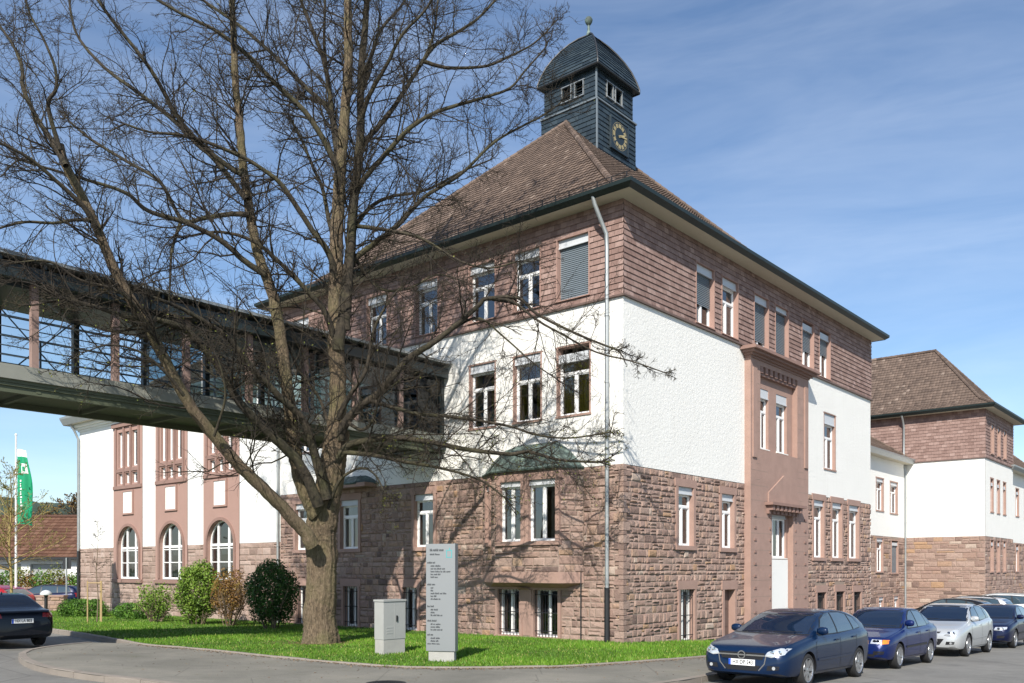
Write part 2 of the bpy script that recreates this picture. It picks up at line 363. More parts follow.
def stones(mb, F, a0, a1, z0, z1, excl, d0=0, hm=.20, wm=.27, relief=1.0, mi=1, rnd=random):
    """individual rough blocks laid in courses round the openings"""
    Z = [z0]
    for z in sorted({z1, *[h for q in excl for h in q[2:4] if z0+.1 < h < z1-.1]}):
        if z-Z[-1] > .11 or z == z1:
            n = max(1, round((z-Z[-1])/hm)); lo = Z[-1]
            cuts = sorted(lo+(z-lo)*(i+rnd.uniform(-.25, .25))/n for i in range(1, n)); Z += cuts+[z]
    for zl, zh in zip(Z, Z[1:]):
        cuts = [(h[0], h[1]) for h in excl if min(h[3], zh)-max(h[2], zl) > .25*(zh-zl)]
        for x0, x1 in rng_minus(a0, a1, cuts):
            x = x0
            while x < x1-.01:
                wd = wm*rnd.choice((.45, .7, .8, 1, 1.1, 1.3, 1.7))*rnd.uniform(.85, 1.15); xe = x+wd
                if x1-xe < .16: xe = x1
                rows = [(zl, zh)]
                if zh-zl > .17 and rnd.random() < .2: zm = zl+(zh-zl)*rnd.uniform(.4, .6); rows = [(zl, zm), (zm, zh)]
                for b0, b1 in rows:
                    g = rnd.uniform(.003, .010); j = lambda m=.012: rnd.uniform(-m, m); h = rnd.uniform(.010, .046)*relief; i_ = rnd.uniform(.014, .034)
                    X0, X1, Z0, Z1 = x+g, xe-g, b0+g, b1-g; base = [(X0, Z0), (X1, Z0), (X1, Z1), (X0, Z1)]
                    fr = [(X0+i_+abs(j()), Z0+i_+abs(j())), (X1-i_-abs(j()), Z0+i_+abs(j())), (X1-i_-abs(j()), Z1-i_-abs(j())), (X0+i_+abs(j()), Z1-i_-abs(j()))]
                    c = (X0+(X1-X0)*rnd.uniform(.3, .7), Z0+(Z1-Z0)*rnd.uniform(.35, .65))
                    vs = [F.p(a, d0-.002, z) for a, z in base]+[F.p(a, d0+h+j(.009)*relief, z) for a, z in fr]+[F.p(c[0], d0+h+rnd.uniform(.002, .022)*relief, c[1])]
                    mb.add(vs, [(0, 1, 5, 4), (1, 2, 6, 5), (2, 3, 7, 6), (3, 0, 4, 7), (4, 5, 8), (5, 6, 8), (6, 7, 8), (7, 4, 8)], mi, min(1, max(0, rnd.gauss(.5, .25))))
                x = xe
def shingles(mb, F, a0, a1, z0, z1, excl, d0=0, h=.165, wd=.24, mi=0):
    n = round((z1-z0)/h); h = (z1-z0)/n
    for i in range(n):
        zl, zh = z0+i*h, z0+(i+1)*h
        zs = [zl]+sorted(e for q in excl for e in q[2:4] if zl+.01 < e < zh-.01)+[zh]; off = (i % 2)*wd/2
        for s0, s1 in zip(zs, zs[1:]):
            f0, f1 = (s0-zl)/h, (s1-zl)/h; D0, D1 = d0+.034-.026*f0, d0+.034-.026*f1
            for x0, x1 in rng_minus(a0, a1, [(q[0], q[1]) for q in excl if q[2] < (s0+s1)/2 < q[3]]):
                k0 = math.floor((x0-off)/wd); x = x0
                while x < x1-.001:
                    k0 += 1; xe = min(x1, off+k0*wd)
                    if xe-x < .02 and xe < x1: continue
                    t = random.Random(int(i*7919+k0*104729+z0*31)).random(); jd = random.uniform(-.004, .004)
                    a, b, c, d = F.p(x+.003, D0+jd, s0), F.p(xe-.003, D0+jd, s0), F.p(xe-.003, D1, s1), F.p(x+.003, D1, s1); mb.quad(a, b, c, d, mi, t)
                    if f0 == 0: mb.quad(F.p(x+.003, d0-.005, s0), F.p(xe-.003, d0-.005, s0), b, a, mi, t)
                    x = xe
def roof_rows(mb, P, ax, up, w0f, n_rows, tile_w=.24, mi=0, lift=.03):
    """pantiles: P(dist)->point on the eave-parallel line at slope distance index; w0f(i)->(a0,a1) extents; returns nothing"""
    for i in range(n_rows):
        p0, p1 = P(i), P(i+1); nrm = Vector(ax).cross((p1-p0)).normalized()
        if nrm.z < 0: nrm = -nrm
        a0, a1, b0, b1 = w0f(i); A = Vector(ax)
        m0, m1 = max(a0, b0), min(a1, b1)
        k0, k1 = math.floor(a0/tile_w), math.ceil(a1/tile_w)
        for k_ in range(k0, k1):
            xs = [max(a0, k_*tile_w), min(a1, (k_+1)*tile_w)]
            if xs[1]-xs[0] < .01: continue
            t = min(1, max(0, random.gauss(.5, .24))); hs = (0.0, .026, .022, .008)
            low = []; upp = []
            for q in range(4):
                x = xs[0]+(xs[1]-xs[0])*q/3; xu = min(max(x, b0), b1)
                low.append(p0+A*x+nrm*(hs[q]+lift)); upp.append(p1+A*xu+nrm*(hs[q]*1.0))
            mb.add(low+upp, [(q, q+1, 5+q, 4+q) for q in range(3)], mi, t)
            mb.add([p0+A*xs[0]+nrm*-.01, p0+A*xs[1]+nrm*-.01, low[3], low[2], low[1], low[0]], [(0, 1, 2, 3, 4, 5)], mi, t)
tinted('litter', [(0, (.07, .04, .022)), (.5, (.15, .09, .05)), (1, (.26, .18, .10))], bump=0, var=.2)
# ------------------------------------------------------------------ window units (shared meshes by size)
_WC = {}
def win_meshes(w, h, transom=.3, mull=1, sash=.032, frame='white_frame'):
    key = (round(w, 2), round(h, 2), transom, mull, frame)
    if key in _WC: return _WC[key]
    m = MB(); x = w/2; fo = .045
    def bar(x0, x1, z0, z1, y0=-.05, y1=.03): m.box(x0, x1, y0, y1, z0, z1)
    bar(-x, -x+fo, 0, h); bar(x-fo, x, 0, h); bar(-x+fo, x-fo, 0, fo); bar(-x+fo, x-fo, h-fo, h)
    zt = h*(1-transom) if transom else h-fo
    if transom: bar(-x+fo, x-fo, zt-.035, zt+.035, -.06, .03)
    inner = [-x+fo]+[-x+w*(i+1)/(mull+1) for i in range(mull)]+[x-fo]
    top = zt-.035 if transom else h-fo
    for i in range(mull): bar(inner[i+1]-.03, inner[i+1]+.03, fo, top, -.062, .028)
    for i in range(mull+1):
        a = inner[i]+(.03 if i else 0); b = inner[i+1]-(.03 if i < mull else 0)
        for q in ((a, a+sash, fo, top), (b-sash, b, fo, top), (a+sash, b-sash, fo, fo+sash), (a+sash, b-sash, top-sash, top)): bar(*q, -.035, .02)
    if transom:
        a, b, z0, z1 = -x+fo, x-fo, zt+.035, h-fo
        for q in ((a, a+sash*.7, z0, z1), (b-sash*.7, b, z0, z1), (a+sash*.7, b-sash*.7, z0, z0+sash*.7), (a+sash*.7, b-sash*.7, z1-sash*.7, z1)): bar(*q, -.035, .02)
    p = MB(); p.quad((-x+.02, -.005, .02), (x-.02, -.005, .02), (x-.02, -.005, h-.02), (-x+.02, -.005, h-.02))
    _WC[key] = (m.mesh('window', frame), p.mesh('pane', 'window_glass')); return _WC[key]
def curtain_mesh(w, h, mat, style):
    key = ('c', round(w, 2), round(h, 2), mat, style)
    if key in _WC: return _WC[key]
    m = MB(); n = 44; r = random.Random(str(key))
    spans = {'full': [(-.5, .5)], 'sides': [(-.5, -.22), (.24, .5)], 'left': [(-.5, -.06)], 'right': [(.05, .5)]}[style]
    for f0, f1 in spans:
        xs = [w*(f0+(f1-f0)*i/n) for i in range(n+1)]; ph = r.uniform(0, 6)
        ys = [.04*math.sin(ph+i*1.1)+.015*math.sin(i*2.7) for i in range(n+1)]
        for i in range(n): m.quad((xs[i], ys[i], .03), (xs[i+1], ys[i+1], .03), (xs[i+1], ys[i+1], h), (xs[i], ys[i], h))
    _WC[key] = m.mesh('curtain', mat, smooth=60); return _WC[key]
def window(parent, F, a0, a1, z0, z1, depth=.16, box=.27, blind=0, cur=None, style='sides', transom=.3, mull=1, sill=True, frame='white_frame', d=0, grille=False):
    w_, h_ = a1-a0, z1-z0; fm, pm = win_meshes(w_, h_-(box or 0), transom, mull, frame=frame)
    o = inst(fm, 'window', parent, F.p((a0+a1)/2, d-depth, z0), F.rz)
    inst(pm, 'pane', o)
    hh = h_-(box or 0)
    if box:
        key = ('b', round(w_, 2), box)
        if key not in _WC:
            m = MB(); m.box(-w_/2, w_/2, -depth+.02, .05, hh, h_-.004); m.box(-w_/2, w_/2, -depth+.0, -depth+.03, hh-.012, hh+.02); m.t = [.5]*len(m.f); _WC[key] = m.mesh('shutter_box', 'shutter_metal')
        inst(_WC[key], 'shutter_box', o)
    if blind:
        m = MB(); zb = hh*(1-blind); n = int((hh-zb)/.058)
        for i in range(n):
            z = hh-i*.058; m.quad((-w_/2+.02, -.085, z-.058), (w_/2-.02, -.085, z-.058), (w_/2-.02, -.062, z-.006), (-w_/2+.02, -.062, z-.006)); m.quad((-w_/2+.02, -.062, z-.006), (w_/2-.02, -.062, z-.006), (w_/2-.02, -.085, z), (-w_/2+.02, -.085, z))
        m.build('blind', 'blind_slat', o)
    if cur: inst(curtain_mesh(w_-.1, hh-.06, cur, style), 'curtain', o, (0, .055, .0))
    if sill:
        key = ('s', round(w_, 2), depth)
        if key not in _WC:
            m = MB(); m.box(-w_/2-.02, w_/2+.02, -depth-.05, -.05, -.035, -.002); _WC[key] = m.mesh('sill', 'white_wood')
        inst(_WC[key], 'sill', o)
    if grille:
        m = MB(); n = max(3, int(w_/.13))
        for i in range(n+1): x = -w_/2+.03+(w_-.06)*i/n; m.tube([(x, -depth+.03, .0), (x, -depth+.03, hh)], .011, 5)
        for z in (.12*hh, .5*hh, .88*hh): m.box(-w_/2, w_/2, -depth+.02, -depth+.04, z-.012, z+.012)
        m.build('grille', 'black_iron', o)
    return o
def surround(mb, F, h, j=.16, lint=.24, sill=.14, d0=-.24, d1=.055, mi=0, d=0):
    a0, a1, z0, z1 = h
    F.box(mb, a0-j, a0, d+d0, d+d1, z0, z1, mi); F.box(mb, a1, a1+j, d+d0, d+d1, z0, z1, mi)
    F.box(mb, a0-j-.05, a1+j+.05, d+d0, d+d1+.004, z1, z1+lint, mi)
    if sill: F.box(mb, a0-j-.02, a1+j+.02, d+d0, d+d1+.03, z0-sill, z0, mi)
def surround_part(parent, F, h, *a, name='stone_surround', mat='sandstone', **k):
    m = MB(); surround(m, F, h, *a, **k); return m.build(name, mat, parent)
def grow(h, j, lint, sill): return (h[0]-j, h[1]+j, h[2]-sill, h[3]+lint)
def neg(L): return [(-b, -a, z0, z1) for a, b, z0, z1 in L]

def floors(parent, u0, u1, s0, s1, zs):
    m = MB()
    for z in zs: m.box(u0, u1, s0, s1, z-.12, z+.12)
    m.box((u0+u1)/2-.1, (u0+u1)/2+.1, s0, s1, zs[0], zs[-1]); m.box(u0, u1, (s0+s1)/2-.1, (s0+s1)/2+.1, zs[0], zs[-1])
    m.build('floor_slab', 'interior', parent)

def hip_roof(parent, U0, U1, S0, S1, prof, mats='roof_tile', row=.27, ridge=True, sides='LRFB', tile=.19):
    """prof: [(inset, z)] from the eave upward; ridge along the longer side"""
    # even rows along the profile
    pts = [(prof[0][0], prof[0][1])]; L = [0]
    for a, b in zip(prof, prof[1:]): L.append(L[-1]+math.hypot(b[0]-a[0], b[1]-a[1]))
    n = max(2, round(L[-1]/row)); R = []
    for i in range(n+1):
        t = L[-1]*i/n
        for q in range(len(prof)-1):
            if t <= L[q+1]+1e-6:
                f = (t-L[q])/(L[q+1]-L[q]); R.append((prof[q][0]+(prof[q+1][0]-prof[q][0])*f, prof[q][1]+(prof[q+1][1]-prof[q][1])*f)); break
    m = MB()
    def side(P, ax, lo, hi):
        roof_rows(m, P, ax, None, lambda i: (lo+R[i][0], hi-R[i][0], lo+R[i+1][0], hi-R[i+1][0]), n, tile)
    if 'R' in sides: side(lambda i: Vector((0, S0+R[i][0], R[i][1])), (1, 0, 0), U0, U1)
    if 'L' in sides: side(lambda i: Vector((U0+R[i][0], 0, R[i][1])), (0, 1, 0), S0, S1)
    if 'B' in sides: side(lambda i: Vector((0, S1-R[i][0], R[i][1])), (1, 0, 0), U0, U1)
    if 'F' in sides: side(lambda i: Vector((U1-R[i][0], 0, R[i][1])), (0, 1, 0), S0, S1)
    o = m.build('roof', mats, parent)
    # under-sheet, so nothing shows between the tiles, and the hip tiles
    u = MB()
    for i in range(n):
        (d0, z0), (d1, z1) = R[i], R[i+1]
        c = lambda d, z: [(U0+d, S0+d, z-.03), (U1-d, S0+d, z-.03), (U1-d, S1-d, z-.03), (U0+d, S1-d, z-.03)]
        a, b = c(d0, z0), c(d1, z1)
        for q in range(4): u.quad(a[q], a[(q+1) % 4], b[(q+1) % 4], b[q], 0, .3)
    u.build('roof_lining', mats, o)
    if ridge:
        r = MB(); D, Zt = R[-1]
        ends = [((U0, S0), (1, 1)), ((U1, S0), (-1, 1)), ((U1, S1), (-1, -1)), ((U0, S1), (1, -1))]
        def cap(p, q):
            dv = (q-p); ln = dv.length; k = max(1, int(ln/.36)); dv.normalize()
            for i in range(k):
                a = p+dv*(ln*i/k-.03); b = p+dv*(ln*(i+1)/k); t = min(1, max(0, random.gauss(.5, .25)))
                r.tube([a, b], [.115, .095], 7, 0, t)
        for (cu, cs), (gu, gs) in ends:
            for i in range(0, n): cap(Vector((cu+gu*R[i][0], cs+gs*R[i][0], R[i][1]+.05)), Vector((cu+gu*R[i+1][0], cs+gs*R[i+1][0], R[i+1][1]+.05)))
        if (U1-U0) > (S1-S0): cap(Vector((U0+D, S0+D, Zt+.07)), Vector((U1-D, S0+D, Zt+.07)))
        else: cap(Vector((U0+D, S0+D, Zt+.07)), Vector((U0+D, S1-D, Zt+.07)))
        r.build('ridge_tile', mats, o)
    return o
def eaves(parent, U0, U1, S0, S1, w0, z_soff, z_edge, gut='gutter_green'):
    """soffit boards, fascia and gutter round a rectangle; w0 = inner wall rectangle"""
    m = MB(); u0, u1, s0, s1 = w0
    m.box(U0, U1, S0, s0+.1, z_soff, z_soff+.03); m.box(U0, U1, s1-.1, S1, z_soff, z_soff+.03); m.box(U0, u0+.1, s0+.1, s1-.1, z_soff, z_soff+.03); m.box(u1-.1, U1, s0+.1, s1-.1, z_soff, z_soff+.03)
    m.build('soffit', 'soffit', parent)
    g = MB(); prof = [(0, z_soff-.02), (-.015, z_soff+.0), (-.14, z_edge-.10), (-.15, z_edge), (-.12, z_edge+.005), (0, z_edge-.02)]
    # four mitred runs
    def ring(d): return [(U0+d, S0+d), (U1-d, S0+d), (U1-d, S1-d), (U0+d, S1-d)]
    R = [[(*p, z) for p in ring(d)] for d, z in prof]
    for i in range(len(R)-1):
        for q in range(4): g.quad(R[i][q], R[i][(q+1) % 4], R[i+1][(q+1) % 4], R[i+1][q])
    g.build('gutter', gut, parent)

def downpipe(parent, pts, r=.06, boot=None):
    m = MB(); m.tube(pts, r, 10, 0)
    P = [Vector(p) for p in pts]
    a, b = P[-2], P[-1]; n = int((a-b).length/1.9)
    for i in range(1, n+1):
        q = a+(b-a)*i/(n+1); m.tube([q-Vector((0, 0, .03)), q+Vector((0, 0, .03))], r+.012, 10)
    o = m.build('downpipe', 'zinc', parent, smooth=50)
    if boot: k = MB(); k.tube([b+Vector((0, 0, boot)), b], r+.018, 10); k.build('cast_iron_boot', 'black_iron', o, smooth=50)
    return o

# ================================================================== main block
school = empty('school_building', W(0, 0, 0), ROTZ, 'corner school building of red stone and white plaster with slate clock tower', 'building')
FR = Fr((0, 0), (1, 0), (0, -1)); FL = Fr((0, 0), (0, -1), (-1, 0))
ULEN, SLEN = 20.25, 16.2; Z1, Z2, Z3 = 5.38, 10.08, 12.8; ZB = -1.0
R_top = [(4.1, 5.26, 10.22, 12.12), (5.83, 6.96, 10.22, 12.12), (8.24, 9.38, 10.3, 12.12), (9.99, 11.12, 10.3, 12.12), (12.42, 13.56, 10.2, 12.1), (14.16, 15.3, 10.2, 12.1)]
R_mid = [(14.75, 15.95, 6.55, 8.8)]
R_gr = [(2.99, 3.94, 3.15, 4.97), (5.83, 6.72, 3.13, 4.93), (13.62, 14.68, 2.9, 5.2), (15.56, 16.66, 2.9, 5.2), (17.5, 18.7, 2.9, 5.2)]
R_ba = [(3.11, 4.02, .18, 1.8), (13.97, 14.9, .15, 1.5), (16.01, 16.95, .1, 1.5), (18.08, 19.0, .1, 1.45)]
R_door = (6.02, 6.78, -.25, 1.75)
PORT = (7.54, 12.55)
L_top = [(1.14, 2.27, 10.35, 12.16), (2.94, 3.97, 10.35, 12.16), (4.75, 5.85, 10.35, 12.16), (7.3, 8.36, 10.35, 12.16), (9.83, 10.9, 10.35, 12.16), (12.3, 13.36, 10.35, 12.16), (14.3, 15.36, 10.35, 12.16)]
L_mid = [(1.14, 2.28, 6.95, 8.97), (2.94, 3.98, 6.95, 8.97), (4.79, 5.85, 6.95, 8.97), (10.3, 11.3, 6.95, 8.97), (12.3, 13.3, 6.95, 8.97), (14.3, 15.3, 6.95, 8.97)]
L_gr = [(7.52, 8.45, 3.18, 4.97), (11.4, 12.42, 3.18, 4.97), (14.2, 15.2, 3.18, 4.97)]
L_ba = [(2.27, 3.19, .38, 1.84), (3.76, 4.64, .38, 1.84), (8.3, 9.07, .33, 1.8), (11.43, 12.25, .33, 1.8), (14.2, 15.1, .33, 1.8)]
BAY = (1.35, 5.3)
# --- stone base
m = MB(); ex = []
hR = R_gr+R_ba+[R_door]; hL = L_gr+L_ba
e2 = lambda h, e=.03: (h[0]-e, h[1]+e, h[2]-e, h[3]+e)
wall(m, FR, 0, ULEN, ZB, Z1, [e2(h) for h in hR]+[(PORT[0]+.3, PORT[1]-.3, ZB-1, Z1+1)], 0, .3, 0)
wall(m, FL, -SLEN, 0, ZB, Z1, [e2(h) for h in neg(hL)]+[(-BAY[1]+.4, -BAY[0]-.4, 2.3, Z1+1)], 0, .3, 0)
gr_ = lambda h: grow(h, .13, .24, .13)
ba_ = lambda h: grow(h, .11, .28, .06)
exR = [gr_(h) for h in R_gr]+[ba_(h) for h in R_ba]+[grow(R_door, .12, .3, .5), (*PORT, -9, 99)]
exL = [gr_(h) for h in neg(L_gr)]+[ba_(h) for h in neg(L_ba)]+[(-BAY[1], -BAY[0], 1.86, 99), (-3.76, -3.19, .38, 1.9)]
stones(m, FR, .0, ULEN+.05, -.75, Z1, exR); stones(m, FL, -SLEN, .0, -.3, Z1, exL)
# rough quoins bind the corner
z = -.4; k = 0
while z < Z1-.02:
    h = min(random.uniform(.12, .26), Z1-z); a, b = ((.26, .10) if k % 2 else (.10, .26)); a *= random.uniform(.85, 1.15); b *= random.uniform(.85, 1.15)
    g = .008; e = .05
    vs = []
    m.box(-e-random.uniform(0, .012), a, -e-random.uniform(0, .012), b, z+g, z+h-g, 1, min(1, max(0, random.gauss(.5, .22)))); z += h; k += 1
m.build('stone_wall', ['mortar', 'rubble'], school)
for h in R_gr: surround_part(school, FR, h, .13, .24, .13)
for h in R_ba: surround_part(school, FR, h, .11, .28, .06)
surround_part(school, FR, R_door, .12, .3, 0)
for h in neg(L_gr): surround_part(school, FL, h, .13, .24, .13)
for h in neg(L_ba): surround_part(school, FL, h, .11, .28, .06)
# --- plaster storey
m = MB()
wall(m, FR, -.02, ULEN, Z1, Z2, [e2(h, .05) for h in R_mid]+[(PORT[0]+.3, PORT[1]-.3, Z1-1, 9.6)], .02, .3)
wall(m, FL, -SLEN, .02, Z1, Z2, [e2(h, .05) for h in neg(L_mid)]+[(-9.0, -7.35, 6.5, 9.2)], .02, .3)
m.quad(FR.p(ULEN, .02, ZB), FR.p(ULEN, -SLEN, ZB), FR.p(ULEN, -SLEN, Z3), FR.p(ULEN, .02, Z3)); m.quad((ULEN, SLEN, ZB), (0, SLEN, ZB), (0, SLEN, Z3), (ULEN, SLEN, Z3)); m.quad((0, SLEN, Z1), (0, SLEN, Z3), (.1, SLEN, Z3), (.1, SLEN, Z1))
m.build('plaster_wall', 'plaster', school)
for h in R_mid: surround_part(school, FR, h, .055, .03, .06, d1=.026)
for h in neg(L_mid): surround_part(school, FL, h, .055, .03, .06, d1=.026)
# --- shingle storey
m = MB()
exr = [e2(h, .03) for h in R_top]; exl = [e2(h, .03) for h in neg(L_top)]
shingles(m, FR, -.05, ULEN+.05, Z2+.06, Z3+.02, exr, .03); shingles(m, FL, -SLEN, .05, Z2+.06, Z3+.02, exl, .03)
shingles(m, Fr((ULEN, 0), (0, 1), (1, 0)), 0, 8, Z2+.06, Z3+.02, [], .03)
m.build('shingle_wall', 'shingle', school)
m = MB(); wall(m, FR, 0, ULEN, Z2, Z3+.2, [e2(h, .03) for h in R_top], .022, .3); wall(m, FL, -SLEN, 0, Z2, Z3+.2, [e2(h, .03) for h in neg(L_top)], .022, .3)
m.build('shingle_backing', 'trim_brown', school)
for F, hs in ((FR, R_top), (FL, neg(L_top))):
    for h in hs: surround_part(school, F, h, .04, .02, .03, d0=-.2, d1=.07, name='window_lining', mat='pink_render')
m = MB(); FR.box(m, -.10, ULEN+.1, -.02, .10, Z2, Z2+.055); FL.box(m, -SLEN, -.02, -.02, .10, Z2, Z2+.055); m.build('trim_board', 'trim_brown', school)
# --- windows
for h, bl, cu in zip(R_top, (.62, 0, .85, 1, .55, .45), (None, 'curtain_white', None, None, 'curtain_white', None)): window(school, FR, *h, box=.25, blind=bl, cur=cu, style='right')
for h in R_mid: window(school, FR, *h, box=.42, blind=0, cur='curtain_white', style='full')
for i, h in enumerate(R_gr): window(school, FR, *h, box=.22, cur='curtain_white' if i > 1 else None, style='full' if i > 1 else 'left', transom=.24)
for i, h in enumerate(R_ba): window(school, FR, *h, box=0, transom=0, sill=False, grille=True, depth=.2, frame='white_frame' if i == 0 else 'dark_frame', cur='curtain_white' if i == 0 else None, style='right')
for i, h in enumerate(neg(L_top)): window(school, FL, *h, box=.24, blind=.0 if i else .97, cur=(None, 'curtain_white', None, 'curtain_white', None, 'curtain_white', None)[i], style=('full', 'left', 'full', 'sides', 'full', 'right', 'full')[i])
for i, h in enumerate(neg(L_mid)): window(school, FL, *h, box=.25, cur='curtain_yellow', style='sides' if i else 'full')
for i, h in enumerate(neg(L_gr)): window(school, FL, *h, box=.2, transom=.26, cur='curtain_white', style=('right', 'sides', 'left')[i])
for i, h in enumerate(neg(L_ba)): window(school, FL, *h, box=0, transom=.0 if i > 1 else .0, sill=False, grille=True, depth=.2)
# basement door
m = MB(); FR.box(m, R_door[0]+.01, R_door[1]-.01, -.24, -.19, R_door[2], R_door[3]-.01)
for i in range(3): FR.box(m, R_door[0]+.12, R_door[1]-.12, -.19, -.175, -.1+i*.6, .38+i*.6)
o = m.build('door', 'trim_brown', school); k = MB(); FR.box(k, R_door[0]+.06, R_door[0]+.09, -.19, -.13, .78, .9); k.build('handle', 'zinc', o)
# --- right-hand portal projection
m = MB(); P0, P1 = PORT; D = .25
def face_with(mb, F, a0, a1, z0, z1, hole, d0, d1):
    h = hole
    F.box(mb, a0, h[0], d0, d1, z0, z1); F.box(mb, h[1], a1, d0, d1, z0, z1)
    if h[3] < z1: F.box(mb, h[0], h[1], d0, d1, h[3], z1)
    if h[2] > z0: F.box(mb, h[0], h[1], d0, d1, z0, h[2])
face_with(m, FR, P0, P1, 6.3, 9.72, (8.3, 11.5, 6.62, 9.55), .0, D)                 # upper frame round the sunk panel
face_with(m, FR, P0, P1, -.75, 6.3, (9.25, 11.12, .75, 4.5), .0, D)                     # lower frame round the window and white panel
wl = MB(); WA, WB = (8.6, 9.4, 6.72, 8.85), (10.05, 11.0, 6.72, 8.85); GB = (9.4, 10.98, 2.84, 4.42)
wall(wl, FR, 8.25, 11.55, 6.5, 9.6, [WA, WB], .05, .25)
pl = wl.build('sunk_panel', 'sandstone', school)
# stepped lesenes and block joints
for a0, a1 in ((P0+.12, P0+.42), (P1-.42, P1-.12)): FR.box(m, a0, a1, D-.01, D+.05, 6.3, 9.4)
FR.box(m, P0-.05, P1+.05, D-.02, D+.05, -.7, .55)
m.build('portal_bay', 'sandstone', school)
m = MB(); zz = 5.0; rj = random.Random(9)
while zz < 9.3:
    for a0, a1 in ((P0+.02, P0+.11), (P0+.44, 8.27), (11.53, P1-.44)): FR.box(m, a0, a1, D-.01, D+.0025, zz, zz+.012)
    zz += rj.uniform(.5, .62)
zz = .9
while zz < 6.2:
    for a0, a1 in ((P0+.02, 8.9 if zz > 4.3 else 9.2), (11.5 if zz > 4.3 else 11.15, P1-.02)): FR.box(m, a0, a1, D-.01, D+.0025, zz, zz+.012)
    zz += rj.uniform(.5, .62)
m.build('masonry_joint', 'mortar', school)
m = MB()
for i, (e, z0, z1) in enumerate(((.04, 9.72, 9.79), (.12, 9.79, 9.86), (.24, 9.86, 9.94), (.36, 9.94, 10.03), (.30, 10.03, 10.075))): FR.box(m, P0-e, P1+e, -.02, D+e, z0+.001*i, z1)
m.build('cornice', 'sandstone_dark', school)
m = MB()
for i in range(8): x = 8.36+i*.395; FR.box(m, x, x+.21, .04, D-.01, 9.32, 9.549)
FR.box(m, 8.301, 11.499, .04, D-.06, 9.24, 9.315)
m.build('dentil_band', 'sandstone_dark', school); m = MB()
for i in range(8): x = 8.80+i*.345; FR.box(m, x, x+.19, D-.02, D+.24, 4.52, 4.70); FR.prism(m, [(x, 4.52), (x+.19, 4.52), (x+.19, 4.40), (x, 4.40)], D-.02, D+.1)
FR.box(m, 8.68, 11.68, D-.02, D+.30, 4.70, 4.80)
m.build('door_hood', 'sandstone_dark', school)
m = MB(); FR.prism(m, [(8.9, 4.81), (11.5, 4.81), (11.5, 5.15), (10.2, 5.85), (8.9, 5.15)], D-.02, D+.05); m.build('pediment', 'sandstone', school)
m = MB()
for z in np.arange(.9, 4.3, .42):
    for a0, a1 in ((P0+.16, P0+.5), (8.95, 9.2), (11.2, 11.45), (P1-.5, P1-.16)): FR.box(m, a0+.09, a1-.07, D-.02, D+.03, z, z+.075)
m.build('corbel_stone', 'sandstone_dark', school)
window(school, FR, *WA, box=.32, d=.05, transom=.26); window(school, FR, *WB, box=.32, d=.05, transom=.26, cur='curtain_white', style='right')
wall_p = MB(); wall(wall_p, FR, 9.2, 11.17, .75, 4.55, [GB], .03, .2); wall_p.build('portal_back', 'sandstone', school)
window(school, FR, *GB, box=.12, d=.03, depth=.12, transom=0, mull=2)
m = MB(); FR.box(m, 9.4, 10.98, .02, .10, .78, 2.78); m.build('white_panel', 'plaster_smooth', school)
# --- bay window on the left front
P = [(5.3, 0), (4.2, -.68), (1.75, -.68), (1.35, 0)]     # (s, u)
def seg_frame(i):
    (s0, u0), (s1, u1) = P[i], P[i+1]; ln = math.hypot(s1-s0, u1-u0); ax = ((u1-u0)/ln, (s1-s0)/ln)
    return Fr((u0, s0), ax, (ax[1], -ax[0])), ln
m = MB(); sb = MB()
bw = {0: [(.42, .80, 3.25, 5.02)], 1: [(.24, 1.06, 3.25, 5.05), (1.36, 2.36, 3.25, 5.05)], 2: []}
bayF = []
for i in range(3):
    F, ln = seg_frame(i); bayF.append((F, ln))
    wall(m, F, 0, ln, 2.3, 5.36, [e2(h, .02) for h in bw[i]], 0, .25, 0)
    stones(m, F, 0, ln, 2.34, 5.3, [grow(h, .15, .22, .13) for h in bw[i]], 0, .22, .4, .8, 1)
    for h in bw[i]: surround_part(school, F, h, .14 if i else .08, .22, .12, d0=-.22, d1=.05)
# corbelled lip under the bay, sloping back to the wall
lo = [(5.0, -.02), (4.1, -.05), (1.95, -.05), (1.6, -.02)]
for i in range(3):
    (s0, u0), (s1, u1) = P[i], P[i+1]; (t0, v0), (t1, v1) = lo[i], lo[i+1]
    sb.quad((u0-.04*(i != 0), s0, 2.02), (u1-.04*(i != 2), s1, 2.02), (u1-.05*(i != 2), s1, 2.34), (u0-.05*(i != 0), s0, 2.34)); sb.quad((v0, t0, 1.86), (v1, t1, 1.86), (u1-.04*(i != 2), s1, 2.02), (u0-.04*(i != 0), s0, 2.02))
sb.quad(*[(u-.05*(u < -.1), s, 2.341) for s, u in P])
sb.box(-.09, .1, 1.6, 5.0, 1.80, 1.875)
sb.add([(-.01, 3.25, .4), (-.10, 3.25, 1.8), (.05, 3.25, 1.8), (-.01, 3.7, .4), (-.10, 3.7, 1.8), (.05, 3.7, 1.8), (-.3, 3.3, 1.86), (-.3, 3.65, 1.86)], [(0, 1, 2), (3, 5, 4), (0, 3, 4, 1), (1, 4, 7, 6)])
m.build('bay_window', ['mortar', 'rubble'], school); sb.build('bay_corbel', 'sandstone', school)
for i in range(3):
    for h in bw[i]: window(school, bayF[i][0], *h, box=.15, depth=.13, transom=0, mull=0 if i == 0 else 1, cur='curtain_white' if i == 1 else None, style='sides')
